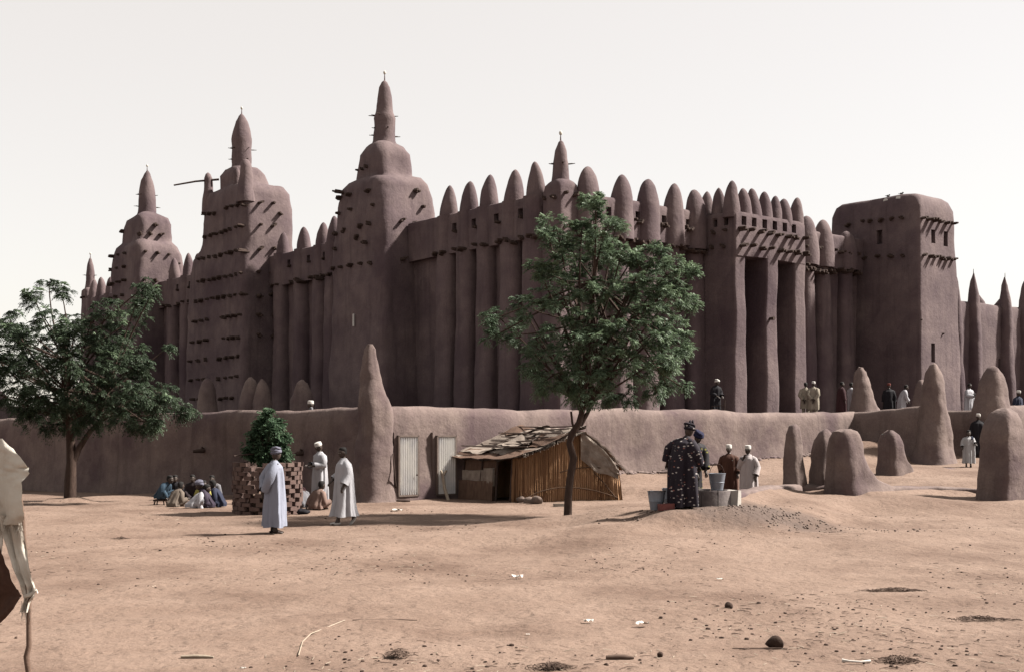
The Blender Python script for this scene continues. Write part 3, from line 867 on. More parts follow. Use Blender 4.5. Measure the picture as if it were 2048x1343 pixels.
# ------------------------------------------------------------------ free-standing mud stubs on the square
def stub(x, y, ytop, w, seed, label, prof=None, dyaw=0.0, r=.3, ww=None, Y=33.0):
    g = at(x, y, Y); g.z = gz(g.x, g.y) - .03
    h = CAMH + (HY - ytop) * Y / F - g.z
    pf = prof or [(0, 1.12, 1.1, 0, 0), (.25, 1.0, 1.0, 0, 0), (.6, .92, .95, 0, 0), (.85, .72, .75, -.02, 0), (.96, .45, .5, -.03, 0), (1.0, .15, .2, -.03, 0)]
    pf = [(g.z + h * a - (.25 if a == 0 else 0), b * w, c * (ww or w), d, e) for a, b, c, d, e in pf]
    return cone_pillar(pf, g.x, g.y, R39 + dyaw, seed, r, .07, 'mud_stub', None, 'mud_wall', label=label, cat='mud stub')
stub(1586, 962, 848, .27, 301, 'narrow upright mud stub standing on the low kerb beside the well mound', ww=.24, Y=33.3)
stub(1647, 965, 859, .36, 302, 'rounded mud stub half hidden behind the flaring one', ww=.3, Y=33.5)
stub(1690, 985, 858, .44, 303, 'broad mud stub flaring to the right into the low kerb',
     [(0, 3.3, 1.3, 1.0, 0), (.07, 2.9, 1.15, .82, 0), (.14, 2.3, 1.05, .56, 0), (.24, 1.72, 1.0, .31, 0), (.4, 1.25, .95, .11, 0), (.6, 1.0, .9, .0, 0), (.85, .85, .82, -.06, 0), (.96, .68, .6, -.08, 0), (1.0, .3, .3, -.08, 0)], Y=32.4)
stub(1780, 942, 860, .36, 304, 'short rounded mud stub with a lump at its foot on the bright sand',
     [(0, 2.3, 1.2, .45, 0), (.16, 1.85, 1.1, .30, 0), (.32, 1.35, 1.0, .12, 0), (.5, 1.08, .95, .03, 0), (.7, .95, .9, .0, 0), (.9, .7, .7, -.04, 0), (1.0, .25, .25, -.05, 0)], Y=40.0)
stub(2004, 1001, 812, .50, 305, 'tall broken rectangular mud block with ragged top in front of the stair walls',
     [(0, 1.12, 1.0, 0, 0), (.2, 1.05, .98, 0, 0), (.5, 1.02, .95, 0, 0), (.7, .93, .9, .01, 0), (.84, .78, .78, .05, 0), (.94, .56, .58, .09, 0), (1.0, .22, .24, .12, 0)], r=.12, ww=.5, Y=32.5)

# low eroded mud kerbs that join the stubs
def kerb(px, label, seed, thick=.42):
    P = [at(x, y, Y) for x, y, Y in px]
    pts = [Vector((p.x, p.y)) for p in P]
    def top(p, s):
        best = min(range(len(pts) - 1), key=lambda i: abs((p - pts[i]).length + (p - pts[i + 1]).length - (pts[i + 1] - pts[i]).length))
        L = (pts[best + 1] - pts[best]).length
        t = min(1, max(0, (p - pts[best]).dot(pts[best + 1] - pts[best]) / (L * L)))
        return P[best].z + (P[best + 1].z - P[best].z) * t + .05 * noise.noise(Vector((p.x * 1.7, p.y * 1.7, seed)))
    wallpath(pts, top, thick, lambda p: gz(p.x, p.y) - .1, seed, .2, .06, .45).build('mud_kerb', 'mud_wall', None, label=label, cat='kerb')
kerb([(1446, 984, 27.6), (1500, 976, 30.0), (1558, 969, 32.2), (1598, 965, 33.3), (1650, 968, 33.2)], 'low eroded mud kerb running from the well to the narrow stub', 231)
kerb([(1770, 974, 33.2), (1850, 972, 33.9), (1930, 973, 33.9), (1985, 976, 33.4)], 'low eroded mud kerb between the flaring stub and the broken block', 232, .5)
kerb([(1800, 934, 40.6), (1850, 934, 42.6), (1905, 936, 43.8), (1965, 938, 44.2)], 'low eroded mud kerb behind the bright sand before the child', 233)

# ------------------------------------------------------------------ far mud houses beyond the left wall
hs = thing('mud_house', 'distant flat mud house beyond the shaded wall, behind the left tree', 'house', (-37, 92, 0), radians(20))
M().loft([rrect(0, 0, 5.0, 4, .3, z, 6, 4) for z in (-.5, 1, 2.5, 3.3, 3.5)]).rough(.12, .4, 5).build('wall', 'mud', hs)
M().box((0, 0, 3.62), (9.0, 7.2, .2)).build('roof_edge', 'mud', hs, False)
m = M().box((-1.0, -4.0, 1.2), (.9, .2, 2.0)); m.build('door', 'wood', hs, False)
q = at(2, 800, 95)
cone_pillar([(-.3, 1.5, 1.5), (1.5, 1.2, 1.2), (3.2, .9, .9), (4.5, .5, .5), (5.0, .1, .1)], q.x, q.y, .3, 330, .45, name='mud_cone', mat='mud', label='distant dark mud cone at the house behind the left tree', cat='pillar')
# ------------------------------------------------------------------ trees
MAT['leaf'] = material('neem_leaf', (0.048, 0.072, 0.044), (0.092, 0.128, 0.078), 1.6, rough=0.5, bump=0, island=0.35, spec=0.12, tone=0.9)
MAT['leaf_dark'] = material('dark_leaf', (0.032, 0.050, 0.030), (0.070, 0.098, 0.056), 1.6, rough=0.5, bump=0, island=0.4, spec=0.12, tone=0.6)
MAT['leaf_shrub'] = material('shrub_leaf', (0.025, 0.050, 0.028), (0.06, 0.095, 0.052), 5.0, rough=0.7, bump=0, island=0.5, spec=0.15, tone=0.9)
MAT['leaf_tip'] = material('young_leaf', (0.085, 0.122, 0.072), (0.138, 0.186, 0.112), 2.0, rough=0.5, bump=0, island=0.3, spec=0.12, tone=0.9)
for k in ('leaf', 'leaf_dark', 'leaf_shrub', 'leaf_tip'):      # light shines through thin leaves
    nt = MAT[k].node_tree
    pb = nt.nodes['Principled BSDF']
    tr = nt.nodes.new('ShaderNodeBsdfTranslucent')
    nt.links.new(pb.inputs['Base Color'].links[0].from_socket, tr.inputs['Color'])
    mx = nt.nodes.new('ShaderNodeMixShader')
    mx.inputs[0].default_value = 0.3
    nt.links.new(pb.outputs[0], mx.inputs[1]); nt.links.new(tr.outputs[0], mx.inputs[2])
    nt.links.new(mx.outputs[0], nt.nodes['Material Output'].inputs['Surface'])

def rosettes(centres, outward, nr, size, fronds, pairs, droop, leaf_l=.078, leaf_w=.028):
    """compound leaves: each rosette has fronds, each frond carries pairs of narrow leaflets"""
    V, Fc = [], []
    for c, o, s in zip(centres, outward, size):
        for f in range(fronds):
            a = nr.uniform(0, 2 * pi)
            d = Vector((cos(a), sin(a), nr.uniform(-.8, 1.0))) * .95 + Vector(o) * .6
            d.normalize()
            L = s * nr.uniform(.7, 1.15)
            side = d.cross(Vector((0, 0, 1)))
            if side.length < .05: side = Vector((1, 0, 0))
            side.normalize()
            p = Vector(c)
            for k in range(pairs):
                t = (k + 1) / pairs
                q = Vector(c) + d * (L * t) + Vector((0, 0, -droop * L * t * t))
                ax = (q - p).normalized(); p = q
                for sg in (-1, 1):
                    ld = (side * sg * .85 + ax * .6 + Vector((nr.uniform(-.2, .2), nr.uniform(-.2, .2), -.28 + nr.uniform(-.25, .2)))).normalized()
                    l = leaf_l * nr.uniform(.75, 1.2) * (1.05 - .35 * abs(t - .5))
                    wv = ax * leaf_w * .5 + Vector((nr.uniform(-.5, .5), nr.uniform(-.5, .5), nr.uniform(-.5, .5))) * leaf_w * .5
                    b = len(V)
                    V += [q, q + ld * l * .5 + wv, q + ld * l + Vector((0, 0, -l * .15)), q + ld * l * .5 - wv]
                    Fc.append((b, b + 1, b + 2, b + 3))
    return V, Fc

def bez(p0, p1, p2, k):
    return [p0 * (1 - t) ** 2 + p1 * 2 * t * (1 - t) + p2 * t * t for t in [i / k for i in range(k + 1)]]

def make_tree(name, label, base, Y0, trunk_px, trunk_r, forks, blobs, seed, depth, dens, rs, leaf, extra=None, leafkw={}, fronds=9, pairs=6, droop=.35, tips=0.0):
    nr = random.Random(seed)
    root = thing(name, label, 'tree', base)
    B = Vector(base)
    T = [at(x, y, Y0 + dy) for x, y, dy in trunk_px]
    T[0] = B + Vector((0, 0, -.25))
    m = M()
    m.tube([p - B for p in T], trunk_r, 10).rough(.02, 4, seed)
    tr = m.build('trunk', 'bark', root)
    if extra:
        for pts, rr in extra:
            M().tube([at(x, y, Y0 + dy) - B for x, y, dy in pts], rr, 8).rough(.012, 5, seed + 1).build('limb', 'bark', tr)
    top = T[-1]
    C, O, Z = [], [], []
    cxm = sum(b[0] for b in blobs) / len(blobs); cym = sum(b[1] for b in blobs) / len(blobs)
    ctr = at(cxm, cym, Y0)
    half = max(abs(b[0] - cxm) for b in blobs) * Y0 / F
    limbs = M()
    for (x, y, r) in blobs:
        R = .9 * r * Y0 / F
        lat = (x - cxm) * Y0 / F
        span = depth * sqrt(max(.1, 1 - (lat / (half * 1.1)) ** 2))
        k = 1 if r < 30 else (2 if r < 60 else 3)
        for j in range(k):
            dy = nr.uniform(-1, 1) * span if k == 1 else (-.75 + 1.5 * j / (k - 1) + nr.uniform(-.2, .2)) * span
            c = at(x, y, Y0); c = Vector((c.x, Y0 + dy, c.z))
            st = nr.choice(forks); st = at(st[0], st[1], Y0)
            mid = (st + c) * .5 + Vector((nr.uniform(-.2, .2), nr.uniform(-.2, .2), -.25 * R + nr.uniform(-.1, .25)))
            Lb = (c - st).length
            limbs.tube([p - B for p in bez(st, mid, c, 6)], [max(.010, .009 + .010 * Lb * (1 - i / 6) + .005) for i in range(7)], 6)
            n = max(4, int(dens * R * R / k * 1.35) + 3)
            for i in range(n):
                d = Vector((nr.gauss(0, 1), nr.gauss(0, 1), nr.gauss(0, 1))).normalized()
                rad = R * (nr.random() ** .45)
                q = c + Vector((d.x * rad * 1.08, d.y * rad, d.z * rad * .92 + .03))
                C.append(q - B); O.append((d * .6 + (q - ctr).normalized() * .8 + Vector((0, 0, .25))).normalized()); Z.append(rs * nr.uniform(.75, 1.2))
                if nr.random() < .18:
                    limbs.tube([c - B, (c + q) * .5 - B + Vector((0, 0, -.05)), q - B], [.014, .010, .006], 4, cap=False)
    limbs.build('branches', 'bark', root)
    V, Fc = rosettes(C, O, nr, Z, fronds, pairs, droop, **leafkw)
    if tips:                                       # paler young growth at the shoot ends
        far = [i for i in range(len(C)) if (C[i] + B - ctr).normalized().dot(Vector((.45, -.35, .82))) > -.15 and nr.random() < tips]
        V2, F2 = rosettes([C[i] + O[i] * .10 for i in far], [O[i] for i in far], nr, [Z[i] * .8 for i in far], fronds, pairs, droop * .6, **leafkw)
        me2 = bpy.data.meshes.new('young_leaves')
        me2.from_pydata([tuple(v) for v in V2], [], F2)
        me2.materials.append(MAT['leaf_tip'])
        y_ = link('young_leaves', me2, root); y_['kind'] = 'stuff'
    me = bpy.data.meshes.new('crown')
    me.from_pydata([tuple(v) for v in V], [], Fc)
    me.materials.append(MAT[leaf])
    cr = link('crown', me, root)
    cr['kind'] = 'stuff'
    print(name, len(C), 'rosettes', len(Fc), 'leaflets')
    return root

b1 = at(1135, 1030, 30.0)
b1 = Vector((b1.x, b1.y, gz(b1.x, b1.y)))
make_tree('neem_tree', 'young green tree with crooked bare trunk beside the straw hut', b1, b1.y,
          [(1135, 1035, 0), (1136, 990, 0), (1141, 950, .02), (1148, 915, .03), (1139, 885, .02), (1143, 868, 0), (1158, 845, -.03), (1166, 815, -.03), (1172, 770, 0), (1176, 700, .1), (1180, 640, .1), (1186, 560, 0), (1186, 470, 0)],
          [.120, .102, .096, .092, .092, .096, .090, .072, .06, .048, .038, .026, .014],
          [(1166, 815), (1172, 770), (1176, 700), (1180, 640), (1186, 560)],
          [(1183, 412, 20), (1185, 440, 24), (1098, 455, 28), (1112, 470, 30), (1205, 470, 38), (1160, 465, 22), (1232, 452, 20), (1140, 510, 34), (1195, 515, 34), (1075, 545, 22), (1105, 560, 40), (1160, 545, 28), (1235, 525, 30), (1262, 520, 22), (1308, 512, 20), (1275, 545, 32), (1325, 555, 40), (1368, 550, 18), (1345, 590, 36), (1385, 605, 18), (1255, 590, 50), (1195, 600, 48), (1300, 610, 40), (1042, 600, 18), (1065, 625, 30), (1120, 615, 38), (1000, 635, 22), (985, 640, 16), (990, 672, 24), (1025, 668, 28), (1070, 680, 40), (1120, 680, 50), (1160, 655, 30), (1190, 690, 60), (1255, 670, 55), (1315, 660, 45), (1355, 690, 26), (1362, 700, 20), (1070, 730, 36), (1110, 750, 46), (1085, 765, 30), (1175, 750, 50), (1235, 740, 52), (1295, 730, 46), (1330, 720, 34), (1340, 770, 24), (1370, 775, 16), (1305, 775, 28), (1250, 790, 26), (1200, 795, 26), (1150, 795, 24), (1140, 770, 30)],
          11, 1.4, 66, .22, 'leaf', tips=.6, extra=[([(1150, 862, 0), (1144, 845, -.05), (1142, 822, -.08)], [.035, .03, .026]), ([(1160, 850, 0), (1175, 825, .06), (1187, 795, .15), (1215, 730, .3)], [.07, .055, .045, .03])])

b2 = G(140, 1003)
b2 = Vector((b2.x, b2.y, gz(b2.x, b2.y)))
make_tree('neem_tree', 'dark spreading tree with forked trunk before the long shaded wall', b2, b2.y,
          [(140, 1008, 0), (141, 960, 0), (143, 925, 0), (141, 880, .05), (138, 840, .05), (135, 780, 0), (130, 700, 0), (120, 640, 0)],
          [.19, .165, .155, .13, .115, .09, .06, .03],
          [(138, 840), (135, 780), (130, 720), (200, 830)],
          [(100, 568, 14), (110, 582, 20), (108, 610, 22), (120, 640, 30), (135, 668, 24), (35, 650, 28), (50, 672, 32), (15, 665, 24), (80, 700, 34), (10, 730, 44), (50, 735, 44), (150, 690, 30), (180, 680, 40), (210, 650, 38), (245, 625, 30), (265, 605, 22), (300, 580, 20), (308, 592, 16), (225, 690, 44), (180, 730, 46), (120, 745, 46), (240, 735, 40), (285, 735, 26), (300, 725, 18), (312, 690, 12), (200, 780, 44), (260, 785, 42), (310, 785, 32), (340, 805, 26), (350, 820, 20), (365, 825, 14), (290, 820, 34), (235, 825, 36), (160, 800, 44), (110, 800, 40), (60, 790, 40), (20, 790, 34), (75, 830, 28), (120, 845, 26), (190, 845, 26), (260, 850, 22), (310, 850, 18), (330, 845, 14), (75, 855, 14), (-30, 700, 44), (-60, 760, 50), (-40, 660, 30)],
          12, 1.6, 92, .24, 'leaf_dark', tips=.06, extra=[([(145, 925, 0), (158, 895, .05), (180, 862, .1), (215, 830, .2), (262, 800, .3)], [.11, .09, .075, .06, .035])], droop=.6, leafkw=dict(leaf_l=.085, leaf_w=.030))

# ------------------------------------------------------------------ pierced brick ring with a shrub
MAT['brick'] = material('clay_brick', (0.112, 0.073, 0.066), (0.168, 0.114, 0.097), 4.0, bump=0.6, bscale=20, bdist=0.02, c3=(0.12, 0.075, 0.066), s3=2.2)
pc_ = G(521, 1030)
RB = 69 / F * (pc_.y + .8)
PCX, PCY = pc_.x, pc_.y + RB
PZ = gz(PCX, PCY)
ring = thing('brick_tree_guard', 'round pierced brick ring guarding a shrub by the shaded wall', 'tree guard', (PCX, PCY, PZ))
bmesh_b = []
nr = random.Random(3)
for k in range(4):
    m = M().box((0, 0, 0), (.235, .125, .088), jit=.008, rng=nr)
    me = bpy.data.meshes.new('brick'); me.from_pydata(m.v, [], m.f); me.materials.append(MAT['brick']); bmesh_b.append(me)
H = 103 / F * (PCY - RB)
course = .112
NC = int(H / course) + 1
nb = 16
for c in range(NC):
    for i in range(nb):
        a = 2 * pi * (i + .5 * (c % 2)) / nb + nr.uniform(-.055, .055)
        if c == NC - 1 and nr.random() < .35 and (cos(a) < .2): continue
        o = link('brick', nr.choice(bmesh_b), ring)
        turned = False
        rr = RB - .07 + nr.uniform(-.03, .03)
        o.location = (rr * cos(a), rr * sin(a), .05 + course * c + nr.uniform(-.006, .006))
        o.rotation_euler = (nr.uniform(-.05, .05), nr.uniform(-.05, .05), a + pi / 2 + nr.uniform(-.09, .09))
        o.scale = (nr.uniform(.9, 1.1), nr.uniform(.9, 1.15), nr.uniform(1.12, 1.26))
m = M()
m.loft([[(r * cos(2 * pi * j / 20), r * sin(2 * pi * j / 20), z) for j in range(20)] for r, z in ((RB - .2, .0), (RB - .2, .5), (.1, .6))])
m.build('soil', 'sand', ring)
YS = PCY
sh_b = Vector((PCX, PCY, PZ + .45))
make_tree('shrub', 'dense dark green shrub growing out of the pierced brick ring', sh_b, YS,
          [(533, 985, 0), (534, 930, 0), (536, 890, 0), (536, 850, 0)], [.05, .045, .035, .015], [(534, 930), (536, 890)],
          [(538, 830, 12), (530, 845, 20), (545, 848, 18), (522, 862, 22), (552, 862, 20), (565, 880, 14), (512, 875, 18), (535, 880, 26), (560, 878, 15), (505, 893, 16), (530, 903, 26), (560, 900, 20), (515, 915, 20), (550, 918, 22), (500, 908, 10), (572, 908, 8)],
          13, .45, 420, .13, 'leaf_shrub', leafkw=dict(leaf_l=.07, leaf_w=.055), fronds=6, pairs=3, droop=.3)
bar = M().tube([at(468, 911, YS - RB * .8), at(500, 907, YS - .3), at(540, 905, YS)], [.02, .02, .018], 6)
bar.build('metal_bar', 'wood', None, label='thin dark bar sticking out of the shrub above the brick ring', cat='bar')

# ------------------------------------------------------------------ corrugated metal doors in the sunlit wall
def corr_door(x0, x1, y0, y1, label, knob):
    nrm = Vector((CU * 0 + SU, -CU))               # outward normal of the wall
    def tp(x):                                     # along-wall distance for a pixel column
        r = (x - CX) / F
        o = WC + nrm * .36
        return (r * o.y - o.x) / (CU - SU * r)
    t0, t1 = tp(x0), tp(x1)
    o = WC + nrm * .36 + dR * ((t0 + t1) / 2)
    yb = o.y
    z0 = CAMH + (HY - y1) * yb / F; z1 = CAMH + (HY - y0) * yb / F
    wdt = t1 - t0
    root = thing('metal_door', label, 'door', (o.x, o.y, z0), R39)
    h = z1 - z0
    n = 8 * 8
    m = M()
    rows = [0, h * .5, h]
    pts = []
    for i in range(n + 1):
        x = -wdt / 2 + wdt * i / n
        pts.append((x, -.07 - .026 * cos(2 * pi * i / 8)))
    front = [[(x, y, z) for x, y in pts] for z in rows]
    m.loft(front, closed=False)
    m.loft([[(x, y + .012, z) for x, y in pts] for z in rows], closed=False)
    m.build('corrugated_sheet', 'sheet', root)
    fr = M().box((-wdt / 2 - .025, -.06, h / 2), (.05, .10, h + .1)).box((wdt / 2 + .025, -.06, h / 2), (.05, .10, h + .1)).box((0, -.06, h + .028), (wdt + .1, .10, .05)).box((0, -.06, -.028), (wdt + .1, .10, .05))
    fr.build('frame', 'old_wood', root, False)
    # recessed plaster panel around it
    M().box((0, .06, h / 2 + .05), (wdt + .3, .14, h + .2)).rough(.02, 2).build('surround', 'mud_wall', root, False)
    if knob: M().ellipsoid((wdt / 2 - .06, -.14, h * .34), (.025, .025, .03)).build('latch', 'wood', root)
    return root
MAT['sheet'] = material('galvanised_sheet', (0.60, 0.58, 0.55), (0.52, 0.51, 0.50), 3.0, rough=0.55, bump=0.05, spec=0.4, c3=(0.36, 0.36, 0.39), s3=0.8, tone=0.85)
MAT['old_wood'] = material('old_wood', (0.13, 0.098, 0.085), (0.19, 0.145, 0.125), 8.0, bump=0.3, bscale=30)
corr_door(796, 832, 873, 988, 'pale corrugated metal door closest to the corner pillar', True)
corr_door(873, 907, 873, 986, 'pale corrugated metal door propped shut by a forked log beside the hut', False)
MAT['pale_wood'] = material('pale_wood', (0.30, 0.24, 0.19), (0.40, 0.33, 0.26), 8.0, bump=0.3, bscale=20)
def wall_px(x, y, off):                           # a point a little in front of the sunlit wall
    o = WC + Vector((SU, -CU)) * off
    r = (x - CX) / F
    t = (r * o.y - o.x) / (CU - SU * r)
    p = o + dR * t
    return Vector((p.x, p.y, CAMH + (HY - y) * p.y / F))
g0 = G(897, 999)
lg = M().tube([g0 + Vector((0, 0, -.03)), wall_px(889, 975, .65), wall_px(886, 950, .55)], [.055, .05, .045], 8)
lg.tube([wall_px(886, 952, .55), wall_px(890, 944, .5), wall_px(893, 940, .5)], [.042, .035, .03], 8).tube([wall_px(886, 952, .55), wall_px(883, 943, .52), wall_px(881, 940, .5)], [.042, .035, .03], 8)
lg.rough(.012, 6).build('forked_log', 'pale_wood', None, label='pale forked log propped against the second metal door', cat='log')
g1 = G(797, 1000)
M().tube([Vector((g1.x - .05, g1.y, g1.z)), wall_px(789, 950, .62), wall_px(786, 906, .50)], [.03, .028, .02], 8).rough(.01, 4).build('leaning_stick', 'wood', None, label='dark stick leaning between corner pillar and metal door', cat='stick')
g1 = G(800, 1003)
M().tube([g1 + Vector((-.1, 0, .04)), g1 + Vector((.12, -.05, .05)), g1 + Vector((.3, .02, .04))], [.04, .05, .03], 8).rough(.02, 8).build('driftwood', 'wood', None, label='short dark log lying at the foot of the corner pillar', cat='log')
# broken drain stubs on the shaded wall
nL = Vector((-CU, -SU))
def lwall_px(x, y, off):
    a, b = LW[0], LW[2]
    t = (b - a).normalized(); n2 = Vector((t.y, -t.x)); n2 = n2 if n2.y < 0 else -n2
    o = a + n2 * off
    r = (x - CX) / F
    s = (r * o.y - o.x) / (t.x - t.y * r)
    p = o + t * s
    return Vector((p.x, p.y, CAMH + (HY - y) * p.y / F)), Vector((n2.x, n2.y, 0))
for x, y, L, lb in ((412, 900, .4, 'dark broken wooden spout on the shaded wall left of the shrub'), (609, 905, .12, 'dark stub of wood in the shaded wall behind the man in white cap')):
    p, nn = lwall_px(x, y, .2)
    M().tube([p - nn * .2, p + nn * .18, p + nn * .3 + Vector((-L * .5, 0, -.03))], [.09, .085, .05], 8).tube([p, p + nn * .2 + Vector((.02, 0, .12))], [.05, .03], 6).build('wooden_spout', 'wood', None, label=lb, cat='spout')

# ------------------------------------------------------------------ straw hut
MAT['straw'] = material('straw_mat', (0.30, 0.165, 0.090), (0.44, 0.265, 0.155), 1.2, bump=0.8, bscale=16, bdist=0.02, stretch=(3.0, 3.0, 0.35), c3=(0.22, 0.115, 0.062), s3=0.9)
MAT['straw_pale'] = material('pale_reed', (0.34, 0.185, 0.095), (0.47, 0.28, 0.155), 4.0, bump=0, island=.15)
MAT['grey_mat'] = material('weathered_mat', (0.23, 0.185, 0.155), (0.37, 0.31, 0.265), 5.0, bump=0.7, bscale=22, bdist=0.02, stretch=(1.0, 1.0, 1.0), c3=(0.16, 0.12, 0.10), s3=1.3)
MAT['dark_mat'] = material('dark_mat', (0.10, 0.060, 0.045), (0.17, 0.105, 0.075), 6.0, bump=0.6, bscale=25, bdist=0.02, stretch=(2, 2, .6))
MAT['rope'] = material('bark_rope', (0.075, 0.042, 0.028), (0.11, 0.065, 0.04), 10)
hA, hB, hC = Vector((-1.50, 37.85)), Vector((.12, 36.0)), Vector((3.28, 36.75))
hD = Vector((1.9, 38.9))
hut = thing('straw_hut', 'low straw hut with weathered mat roof against the sunlit mud wall', 'hut', (.12, 36.0, 0))
HB = Vector((hB.x, hB.y, 0))
def hp(s, t, z):                                  # s along the gable side, t towards the back along the door side
    p = hB * (1 - s) * (1 - t) + hC * s * (1 - t) + hA * (1 - s) * t + hD * s * t
    return Vector((p.x - HB.x, p.y - HB.y, z))
GT = [(0, 1.42), (.2, 1.62), (.45, 2.0), (.58, 2.12), (.7, 1.92), (.85, 1.52), (1.0, .95)]
def gtop(s): return lerp_prof(GT, s)[0]
# gable wall of upright reeds: each bundle has its own bulge
m = M()
cols, rows_ = 150, 10
for back in (0, 1):
    rr = []
    for j in range(rows_ + 1):
        row = []
        for i in range(cols + 1):
            s = i / cols
            h = gtop(s) * j / rows_
            p = hp(s, 0, h)
            lean = .10 * (1 - j / rows_) + (.22 * (1 - j / rows_) if s > .9 else 0)
            bulge = .02 * sin(i * 2.1) + .02 * noise.noise(Vector((i * .35, j * .1, 0))) + .06 * noise.noise(Vector((s * 6, j * .3, 4)))
            row.append((p.x + .3 * lean * s, p.y - lean * .6 - bulge + .07 * back, p.z - .05 * (j == 0)))
        rr.append(row)
    m.loft(rr, closed=False)
m.build('gable_wall', 'straw', hut, angle=60)
# right side and back walls
for nm, f0 in (('side_wall', lambda t: hp(1.0, t, 0)), ('back_wall', lambda t: hp(1 - t, 1, 0))):
    m = M()
    rr = []
    for j in range(7):
        rr.append([(lambda p, s: (p.x, p.y, (gtop(1.0) if nm == 'side_wall' else gtop(1 - i / 40)) * j / 6))(f0(i / 40), 0) for i in range(41)])
    m.loft(rr, closed=False).rough(.03, 3)
    m.build(nm, 'straw', hut)
# door side: post, doorway gap, patched panels
def side_panel(name, t0, t1, z0, z1, off, mat, seed):
    m = M()
    rr = []
    for j in range(9):
        rr.append([tuple(hp(0, t0 + (t1 - t0) * i / 14, z0 + (z1 - z0) * j / 8) + Vector((-.75, -.66, 0)) * (off + .012 * sin(i * 2.4) + .10 * (1 - (z0 + (z1 - z0) * j / 8) / 1.4))) for i in range(15)])
    m.loft(rr, closed=False)
    m.loft([[tuple(Vector(p) + Vector((.05, .045, 0))) for p in r] for r in rr], closed=False)
    m.rough(.035, 1.6, seed)
    return m.build(name, mat, hut)
side_panel('corner_panel', 0.0, .06, 0, 1.42, .0, 'straw', 1)
side_panel('wall_panel', .34, 1.0, .80, 1.42, .0, 'dark_mat', 2)
side_panel('wall_panel', .36, 1.02, -.03, .60, .12, 'dark_mat', 3)
side_panel('wall_panel', .34, .98, .45, .92, .07, 'grey_mat', 4)
side_panel('wall_panel', .36, .55, .55, 1.0, .11, 'grey_mat', 6)
for t in (.06, .34):
    M().tube([hp(0, t, -.1) + Vector((-.07, -.06, 0)), hp(0, t, 1.45)], [.045, .04], 8).build('door_post', 'wood', hut)
for t in (.62, .98): M().tube([hp(0, t, -.1) + Vector((-.16, -.13, 0)), hp(0, t, 1.45)], [.03, .03], 7).build('post', 'wood', hut)
# roof: overlapping weathered mats and boards, left slope
nr = random.Random(8)
def roof_sheet(name, s0, s1, t0, t1, dz, mat, seed, sag=.03, th=.03, ns=14, ntt=10):
    m = M()
    for b in (0, 1):
        rr = []
        for j in range(ntt + 1):
            row = []
            t = t0 + (t1 - t0) * j / ntt
            for i in range(ns + 1):
                s = s0 + (s1 - s0) * i / ns
                z = (gtop(max(0, min(1, s))) if s >= 0 else 1.42 + s * .9) + dz + .075 * noise.noise(Vector((s * 7, t * 5, seed))) - sag * sin(pi * j / ntt)
                e = .06 * noise.noise(Vector((i * 1.3, j * 1.7, seed * 3.1))) if (i in (0, ns) or j in (0, ntt)) else 0
                p = hp(max(s, 0), t, z)
                if s < 0:
                    p += Vector((-.96, -.28, 0)) * (-s * 3.3)
                row.append((p.x + e * 2, p.y + e, p.z - th * b + e))
            rr.append(row)
        m.loft(rr, closed=False)
    return m.build(name, mat, hut, angle=70)
roof_sheet('roof_mat', -.10, .60, -.16, 1.08, .02, 'grey_mat', 1, .10)
lay = [(-.14, .10, -.18, 1.1), (.02, .28, -.20, .62), (.0, .24, .5, 1.12), (.18, .44, -.19, .48), (.2, .46, .38, 1.1), (.36, .60, -.16, .7), (.38, .62, .55, 1.08), (.08, .3, .12, .5)]
for k, (a, b, c, d) in enumerate(lay):
    roof_sheet('roof_mat', a, b, c, d, .055 + .022 * k, 'grey_mat' if k % 3 else 'dark_mat', 20 + k, .07, .035, 10, 8)
for k in range(7):
    s = .05 + .08 * k
    a, b = nr.uniform(-.18, .1), nr.uniform(.7, 1.1)
    M().tube([hp(s, a, gtop(s) + .20), hp(s + .01, (a + b) / 2, gtop(s) + .17), hp(s + nr.uniform(-.05, .05), b, gtop(s) + .19)], [.022, .026, .018], 6).build('roof_pole', 'old_wood', hut)
# right slope: hanging grey mat with frayed edge
roof_sheet('roof_mat', .56, 1.0, -.06, 1.0, .02, 'straw', 31)
m = M()
rr = []
for j in range(13):
    row = []
    for i in range(13):
        s = .62 + .37 * i / 12
        z = gtop(s) * (1.0 - .52 * j / 12 * (1 - .55 * abs(i / 12 - .45)))
        p = hp(s, 0, z)
        row.append((p.x, p.y - .17 - .07 * noise.noise(Vector((i * .6, j * .5, 2))) - .05 * (1 - j / 12), z + .03 + .02 * noise.noise(Vector((i * 2.0, j * 2.0, 9)))))
    rr.append(row)
m.loft(rr, closed=False)
m.build('hanging_mat', 'grey_mat', hut)
fr = M()
for k in range(420):
    s = nr.uniform(.60, 1.0)
    p = hp(s, nr.uniform(-.1, .8) if k % 2 else -.04, gtop(s) + .03)
    d = Vector((.96, .25 + nr.uniform(-.5, .3), -.9 + nr.uniform(-.4, .5))).normalized() * nr.uniform(.12, .34)
    fr.tube([p, p + d * .6 + Vector((0, 0, .02)), p + d], [.006, .005, .003], 3, cap=False)
for k in range(160):
    s = nr.uniform(-.10, .5); p = hp(max(s, 0), -.16, gtop(max(s, 0)) + .05)
    d = Vector((nr.uniform(-.3, .3), -.6, nr.uniform(-1, -.2))).normalized() * nr.uniform(.05, .16)
    fr.tube([p, p + d], [.006, .003], 3, cap=False)
o = fr.build('frayed_straw', 'grey_mat', hut); o['kind'] = 'stuff'
